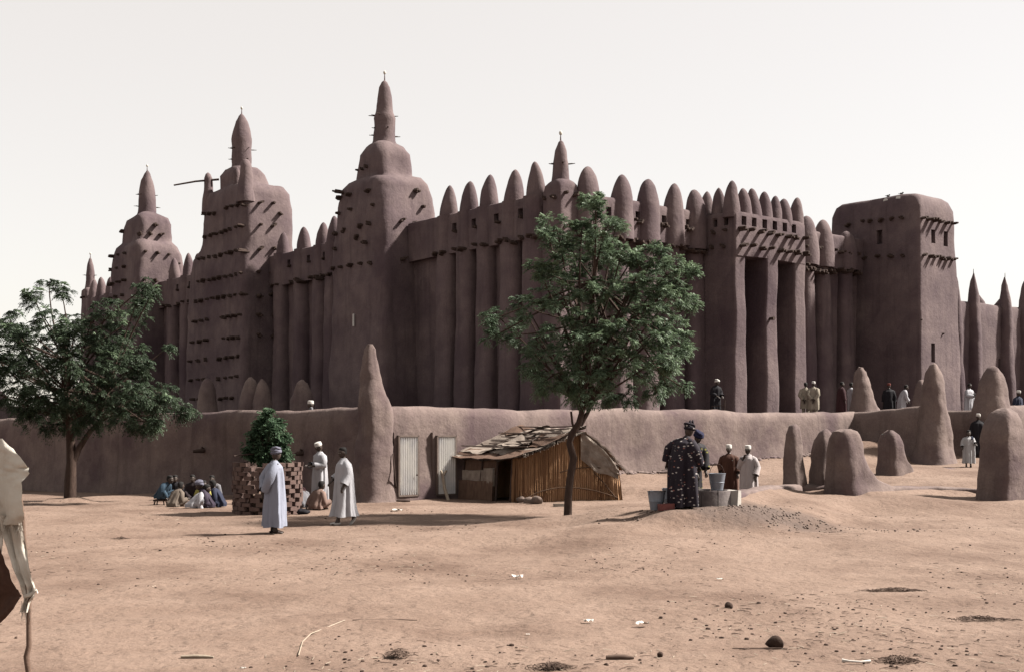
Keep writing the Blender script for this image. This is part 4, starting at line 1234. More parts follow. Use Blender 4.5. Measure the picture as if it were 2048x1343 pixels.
# loose reeds standing proud of the gable wall
rd = M()
for k in range(80):
    s = nr.uniform(.01, .985); h = gtop(s)
    a = nr.uniform(0, .5) * h; b = min(h * nr.uniform(.75, 1.06), h + .06)
    ln = lambda z: .10 * (1 - z / h) * .6 + .075
    p, q = hp(s, 0, a), hp(s + nr.uniform(-.012, .012), 0, b)
    rd.tube([p + Vector((0, -ln(a), 0)), q + Vector((0, -ln(b) + .02, 0))], [nr.uniform(.005, .010), .005], 4, cap=False)
o = rd.build('reed', 'straw_pale', hut); o['kind'] = 'stuff'
# binding ropes across the gable wall
for (s0, z0, s1, z1, s2, z2) in ((.12, .16, .5, .44, .98, .10), (.42, .88, .62, 1.02, .86, 1.0), (.02, 1.30, .3, 1.64, .56, 2.02), (.74, .9, .86, .5, .97, .06)):
    a, b, c = hp(s0, 0, z0), hp(s1, 0, z1), hp(s2, 0, z2)
    M().tube([p + Vector((0, -.12 - .06 * (1 - p.z / 2), 0)) for p in bez(a, b * 2 - (a + c) / 2, c, 10)], .020, 6).rough(.01, 8).build('binding', 'rope', hut)
# stones in front of the hut
MAT['stone'] = material('grey_stone', (0.13, 0.095, 0.082), (0.22, 0.165, 0.14), 5.0, bump=0.6, bscale=14, bdist=0.02)
MAT['pale_stone'] = material('pale_stone', (0.36, 0.32, 0.28), (0.46, 0.42, 0.37), 5.0, bump=0.4, bscale=14)
def rock(x, y, w, h, seed, label, mat='stone', cat='stone', name='stone', group=None, flat=1.0):
    g = G(x, y)
    W_ = w / F * g.y; H_ = h / F * g.y
    m = M().ellipsoid((0, 0, H_ * .35), (W_ / 2, W_ / 2 * .75, H_ * .65), 12, 8).rough(W_ * .22, 2.4 / W_ * .5, seed, W_ * .06, 12)
    return m.build(name, mat, None, angle=35, loc=(g.x, g.y, g.z), label=label, cat=cat, group=group)
for k, (x, y, w, h) in enumerate(((1027, 1003, 14, 11), (1042, 1004, 18, 13), (1058, 1006, 22, 14), (1075, 1007, 24, 13))):
    rock(x, y, w, h, 40 + k, ('small dark stone at the hut doorway, first of a row', 'dark stone second in the row before the hut', 'pointed dark stone third in the row before the hut', 'largest dark stone ending the row before the hut')[k], group='stones before the hut')
g = G(1120, 1012)
M().box((0, 0, .04), (.34, .22, .09), .2, jit=.015, rng=random.Random(2)).build('stone_slab', 'pale_stone', None, False, loc=(g.x, g.y, g.z), label='pale flat stone slab between the hut and the tree trunk', cat='stone')

# ------------------------------------------------------------------ well with buckets
MAT['concrete'] = material('old_concrete', (0.16, 0.135, 0.13), (0.24, 0.205, 0.195), 4.0, bump=0.5, bscale=18, bdist=0.02, c3=(0.11, 0.09, 0.09), s3=2.0)
MAT['pale_concrete'] = material('pale_concrete', (0.33, 0.30, 0.275), (0.42, 0.385, 0.35), 5.0, bump=0.4, bscale=18)
MAT['zinc'] = material('zinc', (0.17, 0.185, 0.22), (0.24, 0.255, 0.30), 6.0, rough=0.5, bump=0.1, spec=0.5, metallic=0.3)
MAT['water'] = material('well_water', (0.02, 0.02, 0.02), rough=0.1, bump=0, spec=0.5)
wgp = at(1430, 1012, 25.65); wgp.z = gz(wgp.x, wgp.y)
WR = 47 / F * (wgp.y + .45)
WX, WY = wgp.x - .02, wgp.y + WR
WZ = gz(WX, WY) - .02
well = thing('well', 'low round concrete well rim on the earth mound beside the women', 'well', (WX, WY, WZ))
hh = 33 / F * wgp.y
nseg = 9
for k in range(nseg):
    m = M()
    n_ = 8
    rr = []
    for i in range(n_ + 1):
        a = 2 * pi * (k + .015 + .97 * i / n_) / nseg
        c, s = cos(a), sin(a)
        rr.append([((WR) * c, (WR) * s, -.25), (WR * .99 * c, WR * .99 * s, hh - .02), ((WR - .02) * c, (WR - .02) * s, hh), ((WR - .12) * c, (WR - .12) * s, hh), ((WR - .135) * c, (WR - .135) * s, -.25)])
    m.loft(rr).rough(.012, 4, k)
    m.build('rim_segment', 'concrete', well)
M().loft([[(r * cos(2 * pi * j / 24), r * sin(2 * pi * j / 24), z) for j in range(24)] for r, z in ((WR - .1, .02), (.05, .02))]).build('water', 'water', well)
a = radians(-25)
M().box((WR * 1.0 * cos(a), WR * 1.0 * sin(a), .14), (.26, .24, .42), a, jit=.02, rng=random.Random(4)).build('block', 'pale_concrete', well, False)

def bucket(x, y, w, h, label, z=None, loc=None, tilt=0.0, handle='down'):
    g = loc or G(x, y)
    s = g.y / F
    r1 = w * s / 2; hb = h * s; r0 = r1 * .70
    root = thing('bucket', label, 'bucket', g, group='zinc buckets at the well')
    root.rotation_euler = (0, tilt, .4)
    m = M()
    n = 24
    def ring_(r, z): return [(r * cos(2 * pi * j / n), r * sin(2 * pi * j / n), z) for j in range(n)]
    m.loft([ring_(r0, 0), ring_(r0 * 1.01, .02), ring_(r0 + (r1 - r0) * .45, hb * .45), ring_(r0 + (r1 - r0) * .47 + .006, hb * .47), ring_(r0 + (r1 - r0) * .5, hb * .5), ring_(r1, hb), ring_(r1 - .008, hb), ring_(r0, .03)], True, True)
    b = m.build('pail', 'zinc', root, angle=30)
    M().loft([[((r1 + .006 * sin(2 * pi * q / 6)) * cos(2 * pi * j / n), (r1 + .006 * sin(2 * pi * q / 6)) * sin(2 * pi * j / n), hb + .006 * cos(2 * pi * q / 6)) for j in range(n)] for q in range(7)], False, False).build('rim', 'zinc', root)
    pts = []
    for i in range(13):
        t = pi * i / 12
        if handle == 'up': pts.append((r1 * cos(t), 0, hb - .02 + r1 * 1.25 * sin(t)))
        else: pts.append((r1 * 1.02 * cos(t), -r1 * 1.02 * sin(t), hb + .012))
    M().tube(pts, .006, 6).build('handle', 'wood', root)
    for sx in (-1, 1): M().box((sx * r1, 0, hb - .03), (.012, .04, .05)).build('handle_lug', 'zinc', root, False)
    return root
def onG(px, Y): x = (px - CX) / F * Y; return Vector((x, Y, gz(x, Y)))
bucket(1313, 1013, 36, 37, 'zinc bucket standing on the mound beside the red brick', loc=onG(1313, 25.7))
gq = onG(1345, 25.9)
bucket(1345, 1008, 36, 38, 'zinc bucket half hidden behind the patterned dress', loc=gq + Vector((0, .25, gz(gq.x, gq.y + .25) - gq.z)))
wb_ = Vector((WX + .10, WY - .1, WZ + hh - .06))
bk = bucket(1436, 980, 34, 33, 'zinc bucket hanging in a hand above the well rim', loc=Vector((wb_.x, WY - WR + .22, WZ + hh + .01)), handle='up')
MAT['red_brick'] = material('red_brick', (0.15, 0.052, 0.048), (0.21, 0.078, 0.07), 6.0, bump=.4, bscale=20)
g = onG(1333, 25.35)
M().box((0, 0, .06), (.32, .2, .14), .15, jit=.012, rng=random.Random(7)).build('red_block', 'red_brick', None, False, loc=(g.x, g.y, g.z), label='red block lying before the bucket on the mound', cat='block')
# ------------------------------------------------------------------ people
MAT['skin'] = material('dark_skin', (0.040, 0.024, 0.018), (0.055, 0.034, 0.026), 8.0, rough=0.6, bump=0, spec=0.35)
MAT['eye'] = material('eye_white', (0.5, 0.47, 0.43), bump=0)
MAT['hair'] = material('black_hair', (0.012, 0.010, 0.010), (0.02, 0.017, 0.016), 30, rough=.8, bump=.5, bscale=80, bdist=.01)
def cloth(name, c, v=.8, **kw):
    return material(name, tuple(x * v for x in c), c, 2.5, rough=.9, bump=.55, bscale=11, bdist=.03, coord='obj', stretch=(1, 1, .35), **kw)
CL = {'white': cloth('white_cotton', (.46, .45, .48)), 'pale_blue': cloth('pale_blue_cotton', (.30, .315, .39), .85), 'off_white': cloth('off_white_cotton', (.44, .43, .44)),
      'pink_white': cloth('pinkish_cotton', (.50, .44, .44)), 'brown': cloth('brown_cotton', (.085, .038, .026)), 'cream': cloth('cream_cotton', (.36, .31, .25)), 'maroon': cloth('maroon_cotton', (.060, .026, .030)),
      'black': cloth('black_cotton', (.018, .016, .020)), 'navy': cloth('navy_cotton', (.030, .034, .060)), 'blue': cloth('blue_cotton', (.045, .075, .11)), 'tan': cloth('tan_cotton', (.17, .135, .11)),
      'yellow': cloth('yellow_cotton', (.38, .34, .10)), 'purple': cloth('purple_cotton', (.055, .042, .062)), 'pinkish': cloth('salmon_cotton', (.24, .16, .135)), 'grey': cloth('grey_cotton', (.17, .165, .18)),
      'dark': cloth('dark_cotton', (.035, .025, .028)), 'white_cap': material('white_cap', (.66, .63, .60), (.58, .55, .52), 30, bump=.3, bscale=60), 'grey_turban': cloth('grey_turban', (.16, .155, .20)), 'dark_blue': cloth('dark_blue_wrap', (.018, .018, .05)), 'red_cap': cloth('red_cap', (.18, .05, .04)), 'shoe': cloth('dark_leather', (.035, .022, .018)), 'white_shoe': cloth('white_slipper', (.60, .57, .54))}
def patterned(name, base, fleck, scale, fleck2):
    m = material(name, base, tuple(c * 1.5 for c in base), 4.0, rough=.85, bump=.3, bscale=9, bdist=.02, coord='obj')
    nt = m.node_tree; N, L = nt.nodes, nt.links
    p = N['Principled BSDF']; src = p.inputs['Base Color'].links[0].from_socket
    tc = N.new('ShaderNodeTexCoord'); mp = N.new('ShaderNodeMapping')
    mp.inputs['Scale'].default_value = (1, 1, 1.9)
    L.new(tc.outputs['Object'], mp.inputs['Vector'])
    for k, (sc, c, th) in enumerate(((scale, fleck, .25), (scale * .73, fleck2, .17))):
        vo = N.new('ShaderNodeTexVoronoi'); vo.inputs['Scale'].default_value = sc; vo.inputs['Randomness'].default_value = .8
        L.new(mp.outputs['Vector'], vo.inputs['Vector'])
        mr = N.new('ShaderNodeMapRange'); mr.inputs['From Min'].default_value = th; mr.inputs['From Max'].default_value = th - .06
        L.new(vo.outputs['Distance'], mr.inputs['Value'])
        mx = N.new('ShaderNodeMix'); mx.data_type = 'RGBA'
        L.new(mr.outputs['Result'], mx.inputs[0]); L.new(src, mx.inputs[6]); mx.inputs[7].default_value = tuple(q * ALB for q in c) + (1,)
        src = mx.outputs[2]
    L.new(src, p.inputs['Base Color'])
    return m
CL['print_dark'] = patterned('printed_cotton', (.016, .012, .018), (.46, .42, .40), 8.0, (.28, .12, .10))
CL['print_yellow'] = patterned('yellow_printed_cotton', (.016, .014, .016), (.17, .16, .04), 6.0, (.14, .13, .11))
MAT.update(CL)

def skin_mesh(verts, edges, rad):
    me = bpy.data.meshes.new('sk')
    me.from_pydata([tuple(v) for v in verts], edges, [])
    o = bpy.data.objects.new('sk', me)
    COL.objects.link(o)
    o.modifiers.new('s', 'SKIN').use_smooth_shade = True
    for i, r in enumerate(rad):
        sv = me.skin_vertices[0].data[i]
        sv.radius = (r, r) if not isinstance(r, tuple) else r
        sv.use_root = (i == 0)
    o.modifiers.new('ss', 'SUBSURF').levels = 1
    dg = bpy.context.evaluated_depsgraph_get(); dg.update()
    new = bpy.data.meshes.new_from_object(o.evaluated_get(dg))
    vs = [tuple(v.co) for v in new.vertices]; fs = [tuple(p.vertices) for p in new.polygons]
    bpy.data.objects.remove(o)
    return vs, fs

def head_mesh(m, c, yaw, pitch):
    """head looking along +X, turned by yaw, with brow, nose, lips, chin, ears and eyes"""
    n, k = 20, 16
    Rm = Matrix.Rotation(yaw, 3, 'Z') @ Matrix.Rotation(pitch, 3, 'Y')
    vs, fs = [], []
    for i in range(k + 1):
        a = -pi / 2 + pi * (i if 0 < i < k else (.05 if i == 0 else k - .05)) / k
        for j in range(n):
            b = 2 * pi * j / n
            x, y, z = .098 * cos(a) * cos(b), .076 * cos(a) * sin(b), .122 * sin(a)
            f = max(0, cos(b)) ** 2
            if z < 0:
                y *= 1 - .28 * (-z / .122); x *= 1 - .10 * (-z / .122)
                x += .018 * f * (-z / .122)
            side = abs(y)
            if f > .2:
                if -.045 < z < .02 and side < .022: x += .020 * (1 - side / .022) * (1 if z < -.01 else .5)
                if abs(z - .025) < .018: x += .006 * f
                if abs(z + .002) < .016 and .016 < side < .05: x -= .010
                if abs(z + .062) < .014 and side < .035: x += .008
            vs.append(Rm @ Vector((x, y, z)) + c)
    for i in range(k):
        for j in range(n):
            fs.append((i * n + j, i * n + (j + 1) % n, (i + 1) * n + (j + 1) % n, (i + 1) * n + j))
    fs += [tuple(range(n - 1, -1, -1)), tuple(k * n + j for j in range(n))]
    m.add(vs, fs, 0)
    for sg in (-1, 1):
        e = M().ellipsoid((0, 0, 0), (.014, .008, .03), 8, 6)
        m.add([Rm @ (Vector(p) + Vector((-.005, sg * .078, -.005))) + c for p in e.v], e.f, 0)
        e = M().ellipsoid((0, 0, 0), (.007, .013, .007), 8, 6)
        m.add([Rm @ (Vector(p) + Vector((.086, sg * .03, .002))) + c for p in e.v], e.f, 1)

def fold_robe(rings, seed, segs=56, amp=.15):
    """rings: (centre, half depth x, half width y, fold amount) from hem to neck"""
    q = random.Random(seed)
    ph = [q.uniform(0, 6.28) for _ in range(5)]
    out = []
    nr_ = len(rings)
    fine = []
    for i in range(nr_ - 1):
        for t in (0, .34, .67):
            a, b = rings[i], rings[i + 1]
            fine.append((a[0].lerp(b[0], t), a[1] + (b[1] - a[1]) * t, a[2] + (b[2] - a[2]) * t, a[3] + (b[3] - a[3]) * t))
    fine.append(rings[-1])
    for c, a, b, f in fine:
        r = []
        for j in range(segs):
            th = 2 * pi * j / segs
            z = c.z
            w = 1 + f * amp * (.9 * sin(5 * th + ph[0] + 1.1 * z) + .6 * sin(9 * th + ph[1] - .7 * z) + .7 * sin(3 * th + ph[2] + .5 * z) + .35 * sin(14 * th + ph[3] + 2 * z))
            r.append((c.x + a * w * cos(th), c.y + b * w * sin(th), c.z + .012 * f * sin(4 * th + ph[4])))
        out.append(r)
    return out

def person(label, loc, yaw, H=1.75, robe='white', hat=None, pose='stand', head_yaw=0.0, head_pitch=0.0, arms=None, hem=.10, wide=1.0, lean=0.0, feet='shoe', seed=1, trousers=None, group=None, shawl=None, sleeve=None):
    """figure facing +X before it is turned by yaw; arms = ((elbow, wrist) left, (elbow, wrist) right) in metres for H=1.75"""
    k = H / 1.75
    root = thing('person', label, 'person', loc, yaw, group)
    sit = pose in ('sit', 'stool')
    pz = .95 if not sit else (.13 if pose == 'sit' else .45)
    cl, sl_ = cos(lean), sin(lean)
    def tor(x, y, z):                              # torso point (z above pelvis), bent forward by the lean
        return Vector((x * cl + z * sl_, y, pz + z * cl - x * sl_))
    V, E, R = [], [], []
    def add(p, r, par=None):
        V.append(Vector(p)); R.append(r)
        if par is not None: E.append((par, len(V) - 1))
        return len(V) - 1
    pe = add(tor(0, 0, 0), .12)
    sp = add(tor(0, 0, .20), .115, pe)
    ch = add(tor(0, 0, .40), .135, sp)
    nb = add(tor(.0, 0, .545), .058, ch)
    hd = tor(.035, 0, .70)
    nt_ = add(tor(.012, 0, .63), .052, nb)
    if arms is None:
        arms = (((-.02, .25, .16), (.05, .26, -.08)), ((-.02, -.25, .16), (.05, -.26, -.08)))
    wr = []
    for (el, wi), sg in zip(arms, (1, -1)):
        sh = add(tor(0, .175 * sg, .475), .058, ch)
        e = add(tor(*el), .043, sh)
        w = add(tor(*wi), .029, e)
        d = (V[w] - V[e]).normalized()
        pm = add(V[w] + d * .075, (.036, .018), w)
        lat = d.cross(Vector((0, 0, 1)))
        if lat.length < .1: lat = Vector((1, 0, 0))
        lat.normalize()
        up = lat.cross(d)
        for fi, (off, ln) in enumerate(((-.028, .062), (-.010, .075), (.010, .08), (.028, .07))):
            f1 = add(V[pm] + d * .03 + lat * off, .0105, pm)
            f2 = add(V[f1] + d * ln * .5 - up * .012, .0095, f1)
            add(V[f2] + d * ln * .35 - up * .03, .008, f2)
        t1_ = add(V[w] + d * .035 + lat * .042 * sg, .012, w)
        add(V[t1_] + d * .045 + lat * .012 * sg, .010, t1_)
        wr.append((V[sh].copy(), V[e].copy(), V[w].copy()))
    legs = []
    for sg in (1, -1):
        hp_ = add(Vector((0, .095 * sg, pz - .03)), .092, pe)
        if pose == 'stand': kn, an, dr = (.02, .10 * sg, .50), (-.02, .10 * sg, .085), 0
        elif pose == 'walk':
            kn, an, dr = ((.14, .09 * sg, .51), (.17, .09 * sg, .085), 0) if sg > 0 else ((-.02, .09 * sg, .50), (-.28, .09 * sg, .17), .9)
        elif pose == 'sit': kn, an, dr = (.36, .26 * sg, .24), (.30, .06 * sg, .06), 0
        else: kn, an, dr = (.42, .12 * sg, .46), (.38, .12 * sg, .085), 0
        kv = add(kn, .062, hp_)
        av = add(an, .038, kv)
        fd = Vector((cos(dr), 0, -sin(dr)))
        hl_ = add(Vector(an) + Vector((-.03, 0, -.045)), .032, av)
        t = add(Vector(an) + fd * .10 + Vector((0, .012 * sg, -.05)), (.042, .026), av)
        add(Vector(an) + fd * .17 + Vector((0, .015 * sg, -.058)), (.034, .018), t)
        legs.append((V[hp_].copy(), V[kv].copy(), V[av].copy(), fd))
    vs, fs = skin_mesh([v * k for v in V], E, [tuple(q * k for q in r) if isinstance(r, tuple) else r * k for r in R])
    m = M().add(vs, fs, 0)
    head_mesh(m, hd * k, head_yaw, head_pitch + lean * .3)
    m.build('body', ['skin', 'eye'], root)
    # --- garment
    g = M()
    w = wide
    if sit:
        rows = [(Vector((.02, 0, pz - .10)), .22 * w, .26 * w, .5), (Vector((.0, 0, pz + .0)), .21 * w, .25 * w, .6), (tor(0, 0, .15), .18 * w, .23 * w, .5), (tor(0, 0, .30), .17 * w, .235 * w, .4), (tor(0, 0, .42), .155 * w, .235 * w, .3), (tor(0, 0, .50), .125, .19, .2), (tor(0, 0, .545), .085, .11, .1), (tor(.0, 0, .575), .064, .07, 0)]
    else:
        hx = .0
        rows = [(Vector((hx + .0, 0, hem)), .212 * w + (.06 if pose == 'walk' else 0), .25 * w, 1.0), (Vector((hx, 0, (hem + .5) / 2)), .208 * w + (.03 if pose == 'walk' else 0), .25 * w, .9), (Vector((hx, 0, .55)), .205 * w, .25 * w, .8), (Vector((0, 0, .80)), .195 * w, .245 * w, .7), (tor(0, 0, .05), .185 * w, .24 * w, .6), (tor(0, 0, .22), .175 * w, .235 * w, .5), (tor(0, 0, .36), .165 * w, .235 * w, .35), (tor(0, 0, .44), .15 * w, .225 * w, .25), (tor(0, 0, .50), .12, .175, .15), (tor(0, 0, .545), .082, .10, .1), (tor(.0, 0, .58), .062, .068, 0)]
    g.loft(fold_robe([(c * k, a * k, b * k, f) for c, a, b, f in rows], seed), cap0=False, cap1=False)
    qs = random.Random(seed + 5)
    for (a, b, c) in wr:
        inner = a.lerp(tor(0, 0, .44), .35)
        c2 = b.lerp(c, .88)
        rad = [.085, .098, .10 * w, .094 * w, .088 * w, .092 * w]
        pts = [inner, a.lerp(b, .18), a.lerp(b, .6), b, b.lerp(c2, .55), c2]
        g2 = M().tube([p * k for p in pts], [r * k for r in rad], 16, cap=False)
        g2.rough(.016 * k, 7, seed, .006, 18)
        g.add(g2.v, g2.f)
    if sit:
        for (h_, kn, an, fd) in legs:
            g.tube([p * k for p in (h_, h_.lerp(kn, .5), kn, kn.lerp(an, .5), an.lerp(kn, .08))], [r * k for r in (.13, .12, .098, .085, .075)], 14)
    g.rough(.008, 6, seed)
    g.build('robe', robe, root, angle=80)
    if trousers:
        for (h_, kn, an, fd) in legs:
            M().tube([p * k for p in (h_, kn, an.lerp(kn, .12))], [.105 * k, .085 * k, .075 * k], 12, cap=False).build('trouser_leg', trousers, root)
    if feet:
        for (h_, kn, an, fd) in legs:
            c = an + fd * .06 + Vector((0, 0, -.045))
            e = M().ellipsoid((0, 0, 0), (.135 * k, .052 * k, .038 * k), 12, 8)
            an_ = math.asin(max(-1, min(1, -fd.z)))
            Rm = Matrix.Rotation(an_, 3, 'Y')
            M().add([Rm @ Vector(p) + c * k for p in e.v], e.f).build('shoe', feet, root)
    Rm = Matrix.Rotation(head_yaw, 3, 'Z') @ Matrix.Rotation(head_pitch + lean * .3, 3, 'Y')
    def onhead(mm, name, mat):
        mm.v = [tuple((Rm @ Vector(p) + hd * k)) for p in mm.v]
        mm.build(name, mat, root)
    if hat in ('white_cap', 'red_cap'):
        rings = [[(-.004 + .104 * s * cos(2 * pi * j / 18), .084 * s * sin(2 * pi * j / 18), z) for j in range(18)] for s, z in ((1.0, .035), (1.03, .06), (1.0, .11), (.93, .135), (.6, .146), (.1, .148))]
        onhead(M().loft(rings, cap0=False), 'cap', hat)
    elif hat in ('grey_turban', 'turban_white', 'dark_blue', 'headwrap'):
        mat = {'turban_white': 'white_cap', 'headwrap': 'print_dark'}.get(hat, hat)
        mm = M()
        for i, (z, r, tilt) in enumerate(((.05, .034, .12), (.085, .036, -.1), (.115, .032, .18), (.06, .03, -.2))):
            pts = [(-.004 + (.098 - .008 * i) * cos(t) , (.083 - .006 * i) * sin(t), z + tilt * .15 * cos(t + i)) for t in [2 * pi * j / 20 for j in range(21)]]
            mm.tube(pts, r, 8, cap=False)
        mm.ellipsoid((-.01, 0, .10), (.09, .078, .062), 14, 8)
        if hat == 'headwrap':
            mm.ellipsoid((-.02, .02, .13), (.135, .12, .045), 12, 6)
            for sg in (-1, 1): mm.ellipsoid((-.01, sg * .05, .20), (.03, .025, .05), 8, 6)
        mm.rough(.012, 14, seed)
        onhead(mm, 'head_wrap', mat)
    elif hat == 'hair':
        rings = [[(-.012 + .101 * s * cos(2 * pi * j / 20) - (.03 * (1 - z / .13) if cos(2 * pi * j / 20) > .3 else 0), .081 * s * sin(2 * pi * j / 20), z + (0.0 if cos(2 * pi * j / 20) < .2 else .035 * (1 - z / .13))) for j in range(20)] for s, z in ((.93, -.035), (1.02, .01), (1.03, .05), (.95, .09), (.7, .118), (.35, .13), (.05, .132))]
        onhead(M().loft(rings, cap0=False).rough(.004, 40), 'hair', 'hair')
    if shawl:
        p0 = [tor(.17, .14, .42), tor(.10, .18, .5), tor(-.02, .14, .56), tor(-.14, .05, .45), tor(-.19, -.05, .25)]
        M().tube([p * k for p in p0], [.05 * k, .06 * k, .055 * k, .05 * k, .05 * k], 10, flat=.5).build('shawl', shawl, root)
    return root

R_ = radians
def stand(px, py): g = G(px, py); return Vector((g.x, g.y, g.z + .003))
# hands clasped behind the back
BEH = (((-.17, .23, .20), (-.22, .03, -.05)), ((-.17, -.23, .20), (-.22, -.05, -.06)))
person('standing man in long pale blue robe and grey turban, hands behind his back', stand(549, 1067), R_(25), 1.78, 'pale_blue', 'grey_turban', arms=BEH, hem=.15, wide=1.08, head_yaw=R_(15), seed=11)
person('bareheaded man in long bright white robe walking beside the corner pillar', stand(688, 1049), R_(205), 1.76, 'white', 'hair', 'walk', arms=(((-.03, .26, .2), (.10, .30, -.04)), ((.02, -.27, .2), (.20, -.24, .06))), hem=.20, wide=1.12, feet='white_shoe', head_yaw=R_(15), head_pitch=.15, seed=12)
g3 = Vector((at(640, 900, 33.2).x, 33.2, gz(at(640, 900, 33.2).x, 33.2)))
person('man in white robe and round white cap standing against the shaded wall', g3, R_(215), 1.80, 'white', 'white_cap', arms=(((.0, .25, .22), (.26, .14, .20)), ((.0, -.25, .22), (.26, -.12, .22))), hem=.14, wide=.98, head_pitch=.35, seed=13)
# the women at the well
wg = Vector((3.62, 25.55, gz(3.62, 25.55) + .003))
person('woman in dark printed dress with white flecks stooping at the well', wg, R_(25), 1.76, 'print_dark', 'headwrap', arms=(((-.12, .38, .27), (-.05, .50, .0)), ((.12, -.30, .22), (.30, -.18, .02))), hem=.04, wide=1.32, lean=.2, head_pitch=.3, seed=14, shawl=None)
w2 = Vector((WX - .34, WY + WR + .20, 0)); w2.z = gz(w2.x, w2.y) + .003
person('woman in dark dress with yellow flecks reaching over the well', w2, R_(-62), 1.70, 'print_yellow', 'dark_blue', arms=(((.10, .27, .25), (.34, .22, .02)), ((.10, -.25, .22), (.40, -.10, .0))), hem=.06, wide=1.15, lean=.42, head_pitch=.4, seed=15)
# two men on the path behind the mound
def onY(px, Y): x = (px - CX) / F * Y; return Vector((x, Y, gz(x, Y) + .003))
person('man in dark brown robe and white cap behind the well mound', onY(1458, 35.2), R_(250), 1.74, 'brown', 'white_cap', arms=(((-.04, .27, .2), (.10, .28, .0)), ((-.04, -.26, .2), (.12, -.20, .02))), hem=.12, seed=16)
person('man in pinkish white robe and white cap holding his beard behind the mound', onY(1497, 34.6), R_(225), 1.72, 'pink_white', 'white_cap', arms=(((-.05, .27, .2), (.10, .32, -.05)), ((.10, -.22, .22), (.17, -.06, .46))), hem=.12, wide=1.12, seed=17)
# child and man by the stair
person('child in white dress with dark sash before the stair walls', onY(1937, 45.0), R_(255), 1.34, 'off_white', 'hair', arms=(((.05, .24, .25), (.18, .30, .2)), ((.02, -.28, .2), (.14, -.30, .05))), hem=.2, wide=1.15, seed=18, shawl='navy')
person('man in black robe and white cap in the shade of the stair walls', onY(1956, 49.2), R_(270), 1.74, 'black', 'white_cap', hem=.12, wide=1.15, seed=19)
# people up on the terrace
def terr(px, Y): return Vector(((px - CX) / F * Y, Y, ZT + .003))
person('man in black robe and white turban on the terrace left of the portal', terr(1431, 54), R_(300), 1.72, 'black', 'turban_white', arms=(((.05, .25, .2), (.30, .15, .1)), ((0, -.25, .2), (.28, -.14, .1))), lean=.12, seed=20)
person('man in cream tunic with a bag strap, walking away before the portal', terr(1611, 57.2), R_(60), 1.72, 'cream', 'hair', arms=BEH, hem=.5, trousers='cream', seed=21)
person('man in cream tunic and white cap standing before the portal', terr(1627, 56.8), R_(70), 1.74, 'cream', 'white_cap', arms=BEH, hem=.45, trousers='cream', seed=22)
person('man in long maroon robe on the terrace beside the cone pillar', terr(1683, 57), R_(10), 1.74, 'maroon', 'hair', hem=.1, wide=1.05, seed=23)
person('thin person in white half hidden behind the cone pillar on the terrace', terr(1702, 57.5), R_(15), 1.72, 'white', 'hair', hem=.14, wide=.8, seed=24)
person('man in black robe and red cap before the blunt tower', terr(1778, 59), R_(80), 1.72, 'black', 'red_cap', hem=.1, wide=1.15, seed=25)
person('stooping person in white shirt before the blunt tower', terr(1803, 58.5), R_(0), 1.68, 'white', 'hair', arms=(((.1, .24, .2), (.28, .18, .05)), ((.1, -.24, .2), (.3, -.16, .05))), hem=.15, lean=.3, seed=26)
person('bareheaded man in flowing white robe on the terrace beside the courtyard wall', terr(1938, 61), R_(310), 1.80, 'white', 'hair', arms=(((.05, .26, .25), (.2, .1, .3)), ((.05, -.26, .22), (.38, -.15, .15))), hem=.12, wide=1.12, seed=27)
person('person in blue sitting on the terrace edge right of the stair pillar', Vector((at(2036, 800, 55).x, 55, ZT + .35)), R_(300), 1.70, 'navy', 'white_cap', 'sit', seed=28)
M().box((at(2036, 800, 55).x, 55, ZT + .17), (.9, .7, .34), .3).rough(.03, 2).build('mud_bench', 'mud_wall', None, False, label='low mud bench on the terrace under the seated person', cat='bench')
person('child in white cap showing just above the shaded wall near the corner', Vector((at(622, 800, 39.9).x, 39.9, ZT + .003)), R_(200), .80, 'grey', 'white_cap', 'sit', seed=29)
# bicycle handlebar glimpse beside the black-robed man: a thin walking frame
bk_ = terr(1449, 53.5)
mm = M().tube([bk_, bk_ + Vector((.02, 0, .85))], .02, 6).tube([bk_ + Vector((.02, 0, .6)), bk_ + Vector((-.55, .1, .55)), bk_ + Vector((-.5, .1, 0))], .02, 6).tube([bk_ + Vector((.02, -.15, .85)), bk_ + Vector((.02, .15, .85))], .018, 6)
mm.build('walking_frame', 'wood', None, label='dark metal frame in front of the black-robed man on the terrace', cat='frame')

# ------------------------------------------------------------------ groups seated in the shade by the brick ring
GRP = 'people sitting in the shade of the wall'
def seat(px, py): g = G(px, py); return Vector((g.x, g.y, g.z + .002))
SITA = (((.08, .25, .18), (.28, .18, .10)), ((.08, -.25, .18), (.30, -.15, .12)))
person('seated person in blue shirt on a low stool', seat(321, 1008) + Vector((0, 0, .16)), R_(-20), 1.44, 'blue', 'hair', 'sit', arms=SITA, lean=0.57, seed=31, group=GRP)
ms = seat(321, 1008)
st_ = thing('stool', 'small dark stool under the person in blue shirt', 'stool', ms)
M().box((0, 0, .13), (.34, .34, .05)).build('seat', 'wood', st_, False)
for a, b in ((-1, -1), (1, -1), (1, 1), (-1, 1)): M().tube([(a * .15, b * .15, 0), (a * .12, b * .12, .12)], .02, 6).build('leg', 'wood', st_)
person('seated person in tan shirt turned away, beside the white shirt', seat(346, 1013), R_(60), 1.41, 'tan', 'hair', 'sit', arms=SITA, lean=0.52, seed=32, group=GRP)
person('seated person in white shirt leaning forward', seat(384, 1015), R_(15), 1.46, 'white', 'hair', 'sit', arms=(((.12, .25, .18), (.38, .2, .02)), ((.12, -.25, .18), (.40, -.18, .02))), lean=0.72, seed=33, group=GRP)
person('person in yellow shirt seated between white shirt and purple robe', seat(403, 1009), R_(-60), 1.39, 'yellow', 'hair', 'sit', arms=SITA, lean=0.42, seed=34, group=GRP)
